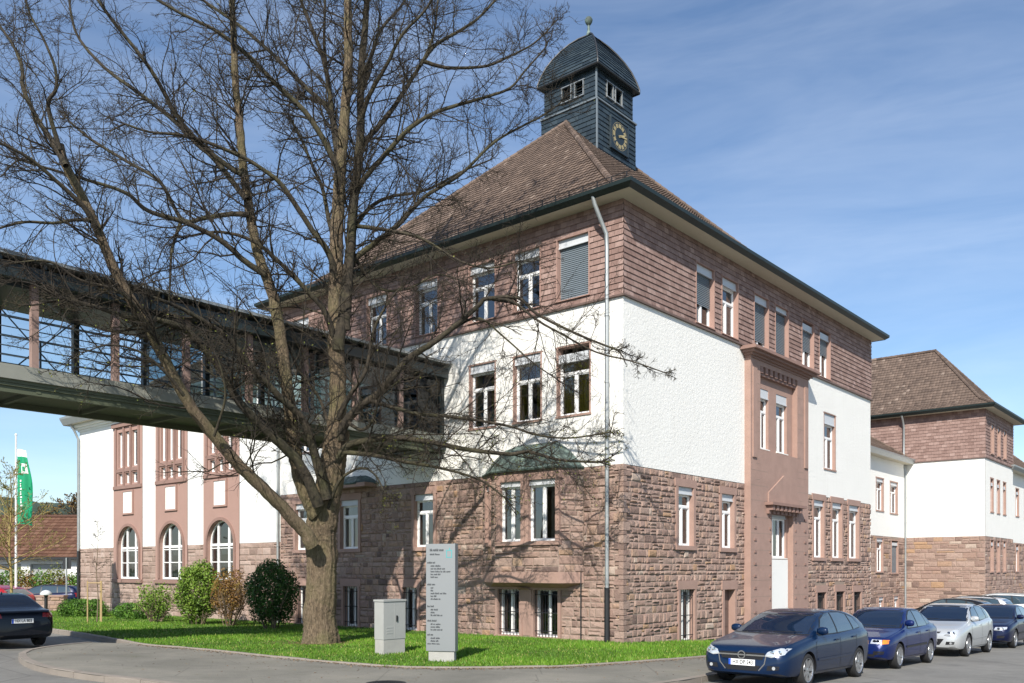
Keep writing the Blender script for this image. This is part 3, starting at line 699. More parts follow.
# copper roof of the bay: curved up to the wall
def copper(parent, outline, z0, z1, name='copper_roof'):
    m = MB(); n = 7; cs = sum(p[0] for p in outline)/len(outline)
    rows = []
    for k in range(n+1):
        t = k/n; zz = z0+(z1-z0)*(.35*math.sin(t*math.pi/2)+.65*t)
        rows.append([((u-.12 if u < -.01 else u)*(1-.96*t**1.35), cs+(s-cs)*(1-.52*t**1.15), zz) for s, u in outline])
    for a, b in zip(rows, rows[1:]):
        for i in range(len(outline)-1): m.quad(a[i], a[i+1], b[i+1], b[i])
    for r_ in range(len(outline)): m.tube([rows[k][r_] for k in range(n+1)], .022, 5)
    for i in range(len(outline)-1):
        a, b = Vector(rows[0][i]), Vector(rows[0][i+1]); m.tube([a, b], .05, 6)
        q = int((b-a).length/.55)
        for j in range(1, q): m.tube([Vector(rows[k][i]).lerp(Vector(rows[k][i+1]), j/q) for k in range(n+1)], .014, 4)
    return m.build(name, 'copper', parent)
copper(school, P, 5.38, 6.22)
copper(school, [(12.9, 0), (12.3, -.45), (10.9, -.45), (10.3, 0)], 5.5, 5.82)
m = MB(); m.box(-.58, .02, 10.4, 12.8, 5.36, 5.50); m.build('hood_slab', 'sandstone', school)
# --- roof, eaves, pipes
hip_roof(school, -.6, ULEN+.22, -.6, SLEN+.6, [(0, 12.92), (.7, 13.22), (1.4, 13.68), (2.1, 14.27), (8.7, 20.62)])
eaves(school, -.6, ULEN+.22, -.6, SLEN+.6, (0, ULEN, 0, SLEN), Z3, 12.99)
downpipe(school, [(-.62, .6, 12.9), (-.55, .58, 12.65), (-.30, .52, 12.2), (-.14, .46, 11.9), (-.13, .45, 11.5), (-.13, .45, .15)], .062, 1.75)
m = MB(); m.tube([(-.075, 1.4, 5.3), (-.075, 1.4, .2)], .02, 6); m.build('thin_dark_line', 'black_iron', school)  # thin dark upright line on the wall beside the bay, built as a tube
m = MB()                                                     # snow guard rail above the left eave
for i in range(0, 34): m.box(-.1, -.08, -.2+i*.5, -.17+i*.5, 13.2, 13.5)
for z in (13.36, 13.48): m.box(-.10, -.085, -.3, SLEN+.3, z, z+.02)
m.build('snow_guard', 'black_iron', school)
floors(school, .4, ULEN-.3, .4, SLEN-.3, [2.3, 5.9, 9.7, 12.9])
# --- clock tower
TU, TS = 9.7, 8.1; tower = MB(); A0, A1 = 1.40, 1.31
tF = [Fr((TU-A0, TS-A0), (1, 0), (0, -1)), Fr((TU-A0, TS+A0), (0, -1), (-1, 0)), Fr((TU+A0, TS-A0), (0, 1), (1, 0)), Fr((TU+A0, TS+A0), (-1, 0), (0, 1))]
gF = [Fr((TU-A1, TS-A1), (1, 0), (0, -1)), Fr((TU-A1, TS+A1), (0, -1), (-1, 0)), Fr((TU+A1, TS-A1), (0, 1), (1, 0)), Fr((TU+A1, TS+A1), (-1, 0), (0, 1))]
lou = {0: [(.72, 1.14, 21.72, 22.34), (1.34, 1.80, 21.72, 22.34)], 1: [(.92, 1.36, 21.72, 22.32), (1.58, 1.98, 21.72, 22.32)], 2: [], 3: []}
for i in range(4):
    shingles(tower, tF[i], -.03, 2*A0+.03, 17.4, 21.3, [], 0, .2, .42); shingles(tower, gF[i], -.03, 2*A1+.03, 21.3, 22.9, [e2(h, .05) for h in lou[i]], 0, .2, .42)
tower.box(TU-A0+.03, TU+A0-.03, TS-A0+.03, TS+A0-.03, 17.4, 21.28, 0, .3)
to = tower.build('clock_tower', 'slate', school)
m = MB(); wbk = MB()
for i in range(4):
    wall(wbk, gF[i], 0, 2*A1, 21.28, 22.9, lou[i], -.01, .25)
    for h in lou[i]:
        surround_part(to, gF[i], h, .035, .03, .035, d0=-.02, d1=.055, name='louvre_frame', mat='zinc')
        for z in np.arange(h[2]+.03, h[3]-.05, .11): F = gF[i]; wbk.quad(F.p(h[0], -.06, z), F.p(h[1], -.06, z), F.p(h[1], -.16, z+.1), F.p(h[0], -.16, z+.1), 0, .2)
wbk.build('louvre_opening', 'slate', to)
m = MB(); m.box(TU-A0-.07, TU+A0+.07, TS-A0-.07, TS+A0+.07, 21.275, 21.335)
m.build('ledge', 'lead', to)
m = MB()
for i in range(2):
    F = tF[i]
    for q, FF, z0, z1, wd in ((0, tF[i], 17.6, 21.27, 2*A0), (1, gF[i], 21.34, 22.75, 2*A1)): FF.box(m, -.055 if i == 0 else wd-.0, .0 if i == 0 else wd+.055, -.0, .06, z0, z1)
m.build('corner_flashing', 'lead', to)
prof = [(1.52, 22.62), (1.52, 22.76), (1.43, 23.08), (1.28, 23.48), (1.08, 23.86), (.84, 24.22), (.58, 24.54), (.30, 24.80), (.06, 24.95)]
m = MB()
sub = []
for (r0, z0), (r1, z1) in zip(prof, prof[1:]):
    k_ = max(1, round(math.hypot(r1-r0, z1-z0)/.17))
    for i in range(k_): sub.append((r0+(r1-r0)*i/k_, z0+(z1-z0)*i/k_))
sub.append(prof[-1])
for (r0, z0), (r1, z1) in zip(sub, sub[1:]):
    for a0, a1 in (((-1, -1), (1, -1)), ((1, -1), (1, 1)), ((1, 1), (-1, 1)), ((-1, 1), (-1, -1))):
        n = max(1, int(2*r0/.34)); R0 = r0+.028
        for j in range(n):
            f0, f1 = j/n, (j+1)/n
            p = lambda r, f, z: (TU+r*(a0[0]+(a1[0]-a0[0])*f), TS+r*(a0[1]+(a1[1]-a0[1])*f), z)
            m.quad(p(R0, f0, z0), p(R0, f1, z0), p(r1, f1, z1), p(r1, f0, z1))
m.quad(*[(TU+x*1.54, TS+y*1.54, 22.62) for x, y in ((-1, -1), (-1, 1), (1, 1), (1, -1))])
m.build('bell_roof', 'slate', to)
m = MB()
for gx, gy in ((-1, -1), (1, -1), (-1, 1), (1, 1)): m.tube([(TU+gx*(r+.02), TS+gy*(r+.02), z+.02) for r, z in sub], .035, 6)
for a, b in (((-1, -1), (1, -1)), ((-1, 1), (-1, -1)), ((1, -1), (1, 1))): m.tube([(TU+a[0]*1.54, TS+a[1]*1.54, 22.63), (TU+b[0]*1.54, TS+b[1]*1.54, 22.63)], .05, 6)
m.build('roof_edge', 'black_iron', to)
m = MB(); m.lathe([(.13, 24.86), (.10, 25.05), (.055, 25.2), (.05, 25.42), (.09, 25.45), (.15, 25.55), (.17, 25.64), (.12, 25.74), (.05, 25.78), (0, 25.80)], 14, c=(TU, TS, 0)); m.build('finial', 'copper', to, smooth=50)
# clock: square dark plate, gilt ring of hour strokes and hands
F = tF[0]; cx_, cz_ = 1.5, 20.28; R_ = .56
m = MB(); F.box(m, cx_-.64, cx_+.64, .03, .10, cz_-.62, cz_+.62); ck = m.build('clock', 'slate', to)
m = MB()
for q in range(60):
    a0, a1 = 2*math.pi*q/60, 2*math.pi*(q+.7)/60; m.quad(*[F.p(cx_+r*math.sin(a), .104, cz_+r*math.cos(a)) for r, a in ((R_, a0), (R_, a1), (R_-.015, a1), (R_-.015, a0))])
for q in range(12):
    a = 2*math.pi*q/12; dx, dz = math.sin(a), math.cos(a)
    for off in ((-.05, 0, .05) if q % 3 else (-.07, -.02, .03, .08)):
        w_ = .018; m.quad(*[F.p(cx_+r*dx+(off+e)*dz, .106, cz_+r*dz-(off+e)*dx) for r, e in ((R_-.06, -w_), (R_-.06, w_), (R_-.22, w_), (R_-.22, -w_))])
m.build('hour_marks', 'gold', ck)
m = MB()
for ang, ln, wd in ((math.radians(82), .50, .030), (math.radians(70), .34, .045)):
    dx, dz = math.sin(ang), math.cos(ang); F_ = F; m.add([F_.p(cx_+r*dx+e*dz, .13, cz_+r*dz-e*dx) for r, e in ((-.12, -wd), (-.12, wd), (ln*.9, wd*.8), (ln, 0), (ln*.9, -wd*.8))], [(0, 1, 2, 3, 4)])
m.build('clock_hand', 'gold', ck)
for e, a in (((-.64, .64), 0), ): 
    m = MB()
    for x0, x1, z0, z1 in ((-.66, .66, .60, .66), (-.66, .66, -.66, -.60), (-.66, -.60, -.60, .60), (.60, .66, -.60, .60)): F.box(m, cx_+x0, cx_+x1, .03, .125, cz_+z0, cz_+z1)
    m.build('clock_frame', 'slate', ck)

# ================================================================== left wing with the three tall arched panels (same front line, lower)
WL0, WL1 = 16.2, 34.2; ZW1, ZWE = 3.52, 9.85
wing = empty('hall_wing', W(0, 16.2, 0), ROTZ, 'white hall wing with three tall pink arched window panels', 'building')
FW = Fr((0, -16.2), (0, -1), (-1, 0))     # a = -s (site s), local origin moved to s=16.2
PAN = [(27.39, 30.35), (23.26, 26.14), (19.1, 21.92)]; ARC = [(27.72, 29.86), (23.62, 25.74), (19.5, 21.6)]
m = MB(); wallS = MB()
panA = [(-b, -a) for a, b in PAN]; arcA = [(-b, -a) for a, b in ARC]
hol = [(a, b, 1.95, 99) for a, b in panA]
wall(m, FW, -WL1, -WL0, ZB, ZW1, hol, 0, 0, 0)
stones(m, FW, -WL1, -WL0, -.3, ZW1, [(a, b, 1.8, 99) for a, b in panA], 0, .26, .5, .8)
m.build('stone_wall', ['mortar', 'rubble_wing'], wing)
m = MB(); wall(m, FW, -WL1, -WL0, ZW1, ZWE+.5, [(a, b, 0, 9.5) for a, b in panA], .015, 0)
m.quad((0, 18, ZB), (11, 18, ZB), (11, 18, 10.3), (0, 18, 10.3)); m.quad((11, 18, ZB), (11, 0, ZB), (11, 0, 10.3), (11, 18, 10.3)); m.build('plaster_wall', 'plaster_smooth', wing)
for (a, b), (c0, c1) in zip(panA, arcA):
    pk = MB(); dk = MB(); cx_ = (c0+c1)/2; R_ = (c1-c0)/2; zs = 4.55-R_
    tall = [(a+.42+i*(b-a-.84)/3+.09, a+.42+(i+1)*(b-a-.84)/3-.09, 7.48, 9.22) for i in range(3)]; sq = [(x0, x1, 6.66, 7.18) for x0, x1, _, _ in tall]
    wall(pk, FW, a, b, 4.62, 9.5, tall+sq, .03, .25)
    # spandrel between the rectangle and the arch
    n = 18; arch = [(cx_+R_*math.cos(math.pi*(1-i/n)), zs+R_*math.sin(math.pi*(1-i/n))) for i in range(n+1)]
    for p, q in zip(arch, arch[1:]): pk.quad(FW.p(p[0], .03, p[1]), FW.p(q[0], .03, q[1]), FW.p(q[0], .03, 4.62), FW.p(p[0], .03, 4.62)); pk.quad(FW.p(p[0], .03, p[1]), FW.p(p[0], -.28, p[1]), FW.p(q[0], -.28, q[1]), FW.p(q[0], .03, q[1]))
    for x0, x1 in ((a, c0), (c1, b)): pk.quad(FW.p(x0, .03, 1.95), FW.p(x1, .03, 1.95), FW.p(x1, .03, 4.62), FW.p(x0, .03, 4.62))
    for x in (c0, c1): pk.quad(FW.p(x, .03, 1.95), FW.p(x, -.28, 1.95), FW.p(x, -.28, zs), FW.p(x, .03, zs))
    # arch moulding, sill, hood, plaque frame, mullion strip frame
    ring = [(cx_+(R_+.13)*math.cos(math.pi*(1-i/n)), zs+(R_+.13)*math.sin(math.pi*(1-i/n))) for i in range(n+1)]
    for i in range(n):
        FW.prism(dk, [arch[i], ring[i], ring[i+1], arch[i+1]][::1], .02, .085, 0, .5)
    for x0, x1 in ((c0-.13, c0), (c1, c1+.13)): FW.box(dk, x0, x1, .02, .085, 2.0, zs)
    arch_m = dk; dk = MB(); sl_m = MB(); FW.box(sl_m, a-.02, b+.02, -.1, .12, 1.78, 1.95); sl_m.build('sill', 'sandstone_dark', wing); FW.box(dk, a-.03, b+.03, .0, .14, 9.47, 9.68); FW.box(dk, a+.05, b-.05, .02, .10, 6.40, 6.56); FW.box(dk, a+.3, b-.3, .02, .075, 7.24, 7.40)
    for x in [a+.32]+[(tall[i][1]+tall[i+1][0])/2 for i in range(2)]+[b-.32]: FW.box(dk, x-.07, x+.07, .02, .09, 6.56, 9.48)
    for h in tall: window(wing, FW, *h, box=0, depth=.14, transom=0, mull=0, sill=False)
    for h in sq: window(wing, FW, *h, box=0, depth=.14, transom=0, mull=0, sill=False)
    pq = MB(); FW.box(pq, cx_-.46, cx_+.46, .02, .07, 5.2, 6.24, 0); pq.build('plaque', 'plaster_smooth', wing)
    pq = MB(); FW.box(pq, cx_-.56, cx_-.46, .02, .10, 5.12, 6.32); FW.box(pq, cx_+.46, cx_+.56, .02, .10, 5.12, 6.32); FW.box(pq, cx_-.46, cx_+.46, .02, .10, 6.24, 6.32); FW.box(pq, cx_-.46, cx_+.46, .02, .10, 5.12, 5.2); pq.build('plaque_frame', 'pink_render', wing)
    # arched window: frame, mullions, transoms, one pane
    wm = MB()
    ins = [(cx_+(R_-.07)*math.cos(math.pi*(1-i/n)), zs+(R_-.07)*math.sin(math.pi*(1-i/n))) for i in range(n+1)]
    for i in range(n): FW.prism(wm, [ins[i], arch[i], arch[i+1], ins[i+1]], -.22, -.12)
    FW.box(wm, c0, c0+.07, -.22, -.12, 1.97, zs); FW.box(wm, c1-.07, c1, -.22, -.12, 1.97, zs); FW.box(wm, c0+.07, c1-.07, -.22, -.12, 1.97, 2.06)
    for f in (.3, .7): x = c0+(c1-c0)*f; FW.box(wm, x-.05, x+.05, -.21, -.115, 2.06, zs+math.sqrt(max(.01, R_*R_-(x-cx_)**2))-.05)
    FW.box(wm, c0+.07, c1-.07, -.205, -.11, zs-.06, zs+.05)
    for z in (2.75, 3.35): FW.box(wm, c0+.07, c1-.07, -.20, -.13, z-.02, z+.02)
    wo_ = wm.build('arched_window', 'white_frame', wing)
    g = MB(); g.add([FW.p(x, -.17, z) for x, z in [(c0, 1.97)]+arch+[(c1, 1.97)]], [tuple(range(n+3))[::-1]]); g.build('pane', 'window_glass', wo_)
    cz = MB()
    for i in range(3): FW.box(cz, c0+.1, c1-.1, -.62, -.60, 2.0+i*.55, 2.25+i*.55)
    cz.build('blind', 'curtain_white', wo_)
    pn = pk.build('pink_panel', 'pink_render', wing); dk.build('panel_moulding', 'sandstone_dark', pn); arch_m.build('arch_moulding', 'sandstone_dark', pn)
floors(wing, .6, 10.6, .4, 17.6, [.3, 5.4, 10.2])
hip_roof(wing, -.6, 11.6, -.3, 18.6, [(0, 10.35), (1.2, 11.0), (6.1, 14.2)], row=.4, tile=.3)
eaves(wing, -.6, 11.6, .02, 18.6, (0, 11, .02, 18), ZWE+.2, 10.45, 'zinc')
m = MB()
for e, z0, z1 in ((.08, 9.70, 9.8), (.2, 9.8, 9.9), (.34, 9.9, 10.05)): FW.box(m, -WL1-e, -WL0, -.02, e, z0, z1)
m.build('cornice', 'plaster_smooth', wing)
downpipe(wing, [(-.6, 17.95, 10.2), (-.3, 17.93, 9.7), (-.12, 17.92, 9.3), (-.12, 17.92, .1)], .06, 3.3); downpipe(wing, [(-.1, .06, 9.7), (-.1, .06, .2)], .05)

# ================================================================== right: recessed link wing, rear block, and the wing beyond
def plain_block(name, label, u0, u1, s0, s1, zs, z2, z3, shing, wins, roof, eave, group=None, ledge=True, base_z=-1.3, far=None):
    """u0..u1, s0..s1 in site coords; walls on the street side (s0) and on the left end (u0)"""
    b = empty(name, W(u0, s0, 0), ROTZ, label, 'building', group)
    A = Fr((0, 0), (1, 0), (0, -1)); B = Fr((0, 0), (0, -1), (-1, 0)); U, S_ = u1-u0, s1-s0
    st, pl_, sh, tr = MB(), MB(), MB(), MB()
    for F, a0, a1, key in ((A, 0, U, 'A'), (B, -S_, 0, 'B')):
        ws = wins.get(key, [])
        holes = [e2(h[:4], .04) for h in ws]
        wall(st, F, a0, a1, base_z, zs, holes, 0, .25, 0); stones(st, F, a0, a1+(.04 if key == 'A' else 0), base_z+.1, zs, [grow(h[:4], .12, .18, .1) for h in ws], 0, .27, .6, .8, 1)
        wall(pl_, F, a0-.015*(key == 'A'), a1, zs, z2, holes, .015, .25)
        if shing: shingles(sh, F, a0-.05*(key == 'A'), a1+.05, z2+.05, z3, [e2(h[:4], .06) for h in ws], .02, .2, .32); F.box(tr, a0-.09*(key == 'A'), a1+(.09 if key == 'A' else -.02), -.02, .09, z2-.02, z2+.05); wall(tr, F, a0, a1, z2, z3+.1, holes, .01, .2)
        for h in ws:
            surround_part(b, F, h[:4], .09, .08, .08, d1=.05 if h[2] < zs else (.03 if h[2] < z2 else .075)); window(b, F, *h[:4], box=.2, transom=.25, mull=1 if h[1]-h[0] > .7 else 0, blind=h[4] if len(h) > 4 else 0)
    zt = z3 if shing else z2
    pl_.quad((U, 0, base_z), (U, S_, base_z), (U, S_, zt), (U, 0, zt)); pl_.quad((U, S_, base_z), (0, S_, base_z), (0, S_, zt), (U, S_, zt))
    st.build('stone_wall', ['mortar', 'rubble'], b); pl_.build('plaster_wall', 'plaster', b); pass
    if shing: sh.build('shingle_wall', 'shingle', b); tr.build('trim_board', 'trim_brown', b)
    floors(b, .4, U-.3, .4, S_-.3, [1.5, 5, 8.8])
    hip_roof(b, -eave, U+eave, -eave, S_+eave, roof, row=.27, tile=.20)
    eaves(b, -eave, U+eave, -eave, S_+eave, (0, U, 0, S_), zt, roof[0][1]+.08, 'gutter_green' if shing else 'zinc')
    return b
link = plain_block('link_wing', 'low recessed link wing between the corner building and the rear block', 20.3, 41.6, 4.87, 15, 4.55, 9.47, 9.47, False,
    {'A': [(h0-20.3, h1-20.3, z0, z1) for h0, h1, z0, z1 in [(29.2, 30.2, 6.2, 8.15), (35.9, 37.2, 6.15, 8.15), (38.6, 40.0, 6.1, 8.1), (29.2, 30.2, 2.4, 4.5), (35.9, 37.1, 2.3, 4.4)]]+[(18.5, 19.8, 2.2, 4.3, 1)]+[(x, x+.9, -.4, .7) for x in (10, 13, 16, 19)]}, [(0, 9.7), (1.0, 10.35), (5.5, 13.6)], .55)
rear = plain_block('rear_block', 'far block with hipped roof standing forward beyond the parked cars', 41.67, 49.7, 0, 15, 4.57, 9.57, 12.69, True,
    {'A': [(x, x+.75, z0, z1) for z0, z1 in ((10.0, 11.9), (6.2, 8.35), (2.3, 4.35)) for x in (1.4, 3.2, 5.0)]+[(x, x+.75, -.6, .4) for x in (1.4, 3.2, 5.0)]}, [(0, 12.85), (1.0, 13.45), (4.6, 17.7)], .6)
downpipe(rear, [(-.6, 4.9, 12.7), (-.3, 4.9, 12.3), (-.14, 4.9, 12.0), (-.14, 4.9, 9.6), (-.3, 4.87, 9.3), (-.14, 4.8, 8.9), (-.14, 4.8, -1.1)], .07)
far_ = plain_block('end_wing', 'plain white wing at the end of the school row, partly cut by frame', 49.75, 66, .45, 14, 4.4, 9.5, 9.5, False,
    {'A': [(x, x+1.0, z0, z1) for z0, z1 in ((6.4, 8.4), (2.3, 4.3)) for x in (3.2, 6.2, 9.2, 12.2)]}, [(0, 9.7), (1.0, 10.3), (5.6, 14.6)], .55)

# ================================================================== glazed footbridge on its way into the left front
BS0, BS1 = 7.05, 9.3; BU0, BU1 = -46.0, .0; ZD0, ZD1, ZR0, ZR1 = 6.42, 6.9, 8.72, 9.5
br = empty('footbridge', W(0, BS0, 0), ROTZ, 'elevated glazed footbridge entering the left front of the school', 'footbridge')
q = lambda s: s-BS0
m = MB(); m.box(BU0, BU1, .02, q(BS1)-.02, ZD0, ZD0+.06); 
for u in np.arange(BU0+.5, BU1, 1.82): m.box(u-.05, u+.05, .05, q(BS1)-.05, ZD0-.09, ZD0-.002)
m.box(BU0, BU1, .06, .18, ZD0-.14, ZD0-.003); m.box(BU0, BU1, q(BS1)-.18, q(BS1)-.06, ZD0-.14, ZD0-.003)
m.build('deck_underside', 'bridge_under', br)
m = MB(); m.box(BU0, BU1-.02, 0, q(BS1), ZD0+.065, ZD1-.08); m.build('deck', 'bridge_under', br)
m = MB(); m.box(BU0, BU1-.02, -.06, .0, ZD0+.14, ZD1-.07); m.box(BU0, BU1-.02, -.03, q(BS1), ZD1-.078, ZD1-.02); m.build('deck_edge', 'bridge_light', br)
m = MB(); m.box(BU0, BU1-.05, -.25, q(BS1)+.25, ZR0, ZR0+.30); m.box(BU0, BU1-.05, .1, q(BS1)-.1, ZR0-.10, ZR0-.002)
for u in np.arange(BU0+.5, BU1, .91): m.box(u-.03, u+.03, -.32, q(BS1)+.32, ZR0+.302, ZR0+.42)
m.build('roof', 'bridge_dark', br)
m = MB(); m.box(BU0, BU1-.05, -.40, q(BS1)+.40, ZR0+.425, ZR0+.50); m.prism([(-.40, ZR0+.502), (q(BS1)+.4, ZR0+.502), (q(BS1)*.5, ZR1-.06)], 0, BU0, BU1-.05); m.build('roof_covering', 'zinc', br)
k = 0
for u in np.arange(-12.84-1.82*18, -.6, 1.82):
    if u < BU0+.1: continue
    m = MB(); m.box(u-.075, u+.075, -.03, .12, ZD1-.30, ZR0); m.build('column', 'bridge_column', br)
    m = MB(); m.box(u-.07, u+.07, q(BS1)-.14, q(BS1)-.0, ZD1-.3, ZR0); m.build('column', 'bridge_dark', br)  # far row in the dark colour: its shade is put into the material
for sgn, name in ((.23, 'railing'), (q(BS1)-.24, 'railing')):
    m = MB()
    for i, z in enumerate((7.12, 7.33, 7.54, 7.75, 7.98)): m.tube([(BU0, sgn, z), (BU1-.1, sgn, z)], .014 if i < 4 else .03, 5)
    for u in np.arange(-12.84-1.82*18+.91, -.6, 1.82): m.box(u-.02, u+.02, sgn-.02, sgn+.02, ZD1, 8.0)
    m.build(name, 'steel_rail', br)
m = MB()
us = [u for u in np.arange(-12.84-1.82*18, -.6, 1.82) if u > BU0+.1]
for a, b in zip(us, us[1:]):
    for s in (q(BS1)-.10, ): m.tube([(a, s, ZD1), (b, s, ZR0)], .018, 5); m.tube([(a, s+.03, ZR0), (b, s+.03, ZD1)], .018, 5)
    m.tube([(a+.2, .25, ZR0-.16), (b-.2, q(BS1)-.25, ZR0-.16)], .02, 5)
m.build('diagonal_brace', 'steel_rail', br)
m = MB(); g2_ = MB(); prs = list(zip(us, us[1:]))
for k_, (a, b) in enumerate(prs):
    t_ = g2_ if k_ >= len(prs)-4 else m
    t_.quad((a+.13, q(BS1)-.02, ZD1), (b-.13, q(BS1)-.02, ZD1), (b-.13, q(BS1)-.02, ZR0), (a+.13, q(BS1)-.02, ZR0))
    if k_ >= len(prs)-2: t_.quad((a+.13, .05, ZD1), (b-.13, .05, ZD1), (b-.13, .05, ZR0), (a+.13, .05, ZR0))
for y_ in (.05, q(BS1)-.02): g2_.quad((us[-1]+.13, y_, ZD1), (-.02, y_, ZD1), (-.02, y_, ZR0), (us[-1]+.13, y_, ZR0))
g2_.build('glazing', 'bridge_tinted_glass', br)  # dark teal panes by the wall, tint also chosen to deepen the bridge's shadow
m.build('glazing', 'bridge_glass', br)
m = MB(); m.box(-.6, -.01, -.12, q(BS1)+.12, ZD0-.05, ZD1-.4); m.box(-.16, -.03, -.04, .12, ZD1, ZR0); m.build('end_frame', 'bridge_dark', br)
# ================================================================== ground
def fast(name, V, Fc, mat, tint=None, parent=None, smooth=False):
    V = np.asarray(V, np.float32); Fc = np.asarray(Fc, np.int32); me = bpy.data.meshes.new(name); k = Fc.shape[1]
    me.vertices.add(len(V)); me.vertices.foreach_set('co', V.ravel()); me.loops.add(Fc.size); me.loops.foreach_set('vertex_index', Fc.ravel())
    me.polygons.add(len(Fc)); me.polygons.foreach_set('loop_start', np.arange(0, Fc.size, k, dtype=np.int32))
    me.update(calc_edges=True)
    if tint is not None: a = me.attributes.new('tint', 'FLOAT', 'FACE'); a.data.foreach_set('value', np.clip(np.asarray(tint, np.float32), 0, 1))
    me.materials.append(MATS[mat])
    if smooth: me.shade_smooth()
    o = bpy.data.objects.new(name, me); COL.objects.link(o)
    if parent: o.parent = parent
    return o
m = MB()
US_ = [-2600, -45, 52, 2600]
for a, b in zip(US_, US_[1:]): m.quad(W(a, -2600, zg(a)), W(b, -2600, zg(b)), W(b, 2600, zg(b)), W(a, 2600, zg(a)))
tag(m.build('ground', 'far_ground'), kind='structure')
m = MB()
for a, b in ((-45, 52), (52, 150)): m.quad(W(a, -60, zg(a)+.004), W(b, -60, zg(b)+.004), W(b, 70, zg(b)+.004), W(a, 70, zg(a)+.004))
tag(m.build('road', 'asphalt'), kind='structure')
def smooth_line(P, n=6):
    out = []; P = [Vector(p) for p in P]
    for i in range(len(P)-1):
        p0, p1, p2, p3 = P[max(0, i-1)], P[i], P[i+1], P[min(len(P)-1, i+2)]
        for j in range(n):
            t = j/n; out.append(.5*((2*p1)+(p2-p0)*t+(2*p0-5*p1+4*p2-p3)*t*t+(3*p1-p0-3*p2+p3)*t**3))
    return out+[P[-1]]
def fill(poly, zf, step=None):
    P2 = [Vector((p[0], p[1])) for p in poly]; n = len(P2); pts = list(P2)
    if step:
        def inside(x, y):
            c = False; j = n-1
            for i in range(n):
                a, b = P2[i], P2[j]
                if (a.y > y) != (b.y > y) and x < (b.x-a.x)*(y-a.y)/(b.y-a.y)+a.x: c = not c
                j = i
            return c
        xs = [p.x for p in P2]; ys = [p.y for p in P2]
        for x in np.arange(min(xs), max(xs), step):
            for y in np.arange(min(ys), max(ys), step):
                if inside(x+.01, y+.013): pts.append(Vector((x+.01, y+.013)))
    v, e, f, *_ = delaunay_2d_cdt(pts, [(i, (i+1) % n) for i in range(n)], [], 1, 1e-5)
    return [W(p.x, p.y, zf(p.x, p.y)) for p in v], [list(x) for x in f]
OUT = smooth_line([(-10.2, 10.4), (-11.4, 9.7), (-12.7, 8.2), (-13.5, 6.0), (-13.85, 4.0), (-13.8, 2.2), (-13.6, .9), (-13.4, -1.0), (-12.7, -3.2), (-11.2, -4.8), (-9.2, -5.42), (-6.84, -5.56), (-5.6, -5.5), (-3, -5.3), (0, -5.25), (20, -5.2), (45, -5.2)], 6)
INN = smooth_line([(-7.6, 36.2), (-8.0, 28), (-8.46, 16.85), (-9.2, 11.0), (-9.6, 8.3), (-9.3, 6.2), (-9.29, 3.3), (-9.07, .8), (-8.7, -.6), (-7.79, -1.5), (-6.69, -2.2), (-5.92, -2.55), (-4.24, -2.87), (-1.04, -3.2), (3.0, -3.3), (4.8, -2.9), (5.6, -1.6), (5.7, -.02)], 5)
walk = [(p.x, p.y) for p in OUT]+[(45, 4.8), (21, 4.8), (20.2, .01), (5.7, .01)]+[(p.x, p.y) for p in reversed(INN) if p.y < 9.5]
v, f = fill(walk, lambda u, s: zg(u)+.12)
m = MB(); m.add(v, f); tag(m.build('pavement', 'pavement'), kind='structure')
def kerb(line, wd, hgt, off, name, mat='kerb_stone', stone=1.0, side=1):
    m = MB(); L = 0; pts = [Vector((p[0], p[1])) for p in line]
    # resample to stones
    res = [pts[0]]; acc = 0
    for a, b in zip(pts, pts[1:]):
        d = (b-a).length; t = 0
        while acc+(d-t) >= stone: t += stone-acc; res.append(a.lerp(b, t/d)); acc = 0
        acc += d-t
    for a, b in zip(res, res[1:]):
        t = (b-a).normalized(); n_ = Vector((-t.y, t.x))*side; a2, b2 = a+t*.006, b-t*.006; jz = random.uniform(-.004, .006)
        za, zb_ = zg(a2.x), zg(b2.x)
        P = [(*a2, za-.15), (*b2, zb_-.15), (*(b2+n_*wd), zb_-.15), (*(a2+n_*wd), za-.15), (*a2, za+hgt-.02+jz), (*b2, zb_+hgt-.02+jz), (*(b2+n_*wd), zb_+hgt+jz), (*(a2+n_*wd), za+hgt+jz), (*(a2+n_*.02), za+hgt+jz), (*(b2+n_*.02), zb_+hgt+jz)]
        P = [W(*p) for p in P]; m.add(P, [(0, 1, 5, 4), (4, 5, 9, 8), (8, 9, 6, 7), (2, 3, 7, 6), (0, 4, 8, 7, 3), (1, 2, 6, 9, 5)])
    return tag(m.build(name, mat), kind='structure')
kerb([(p.x, p.y) for p in OUT], .16, .126, 0, 'kerb', side=1)
kerb([(p.x, p.y) for p in INN], .10, .155, 0, 'kerb_edging', side=1, stone=.95)
# gutter of small setts along the kerb
# lawn with a gentle rise to the walls
def lawn_z(u, s):
    r = (max(0, min(1, (u+9.2)/8)) if u < 0 else max(0, 1-u/5))*max(0, min(1, (s+3.2)/2.8 if u > -8 else 1))
    r *= max(.18, min(1, (7.5-s)/5))
    return zg(u)+.128+.13*r+(.018*math.sin(u*1.7+s*.9)+.015*math.sin(s*2.1-u*.6))*r
lawn = [(p.x+.09, p.y) if p.y > 0 else (p.x, p.y+.09) for p in INN]+[(0, -.02), (-.02, 0), (-.02, 34.3), (-.02, 36.2)]
v, f = fill(lawn, lawn_z, .6)
m = MB(); m.add(v, f); tag(m.build('lawn', 'lawn_soil'), kind='structure')
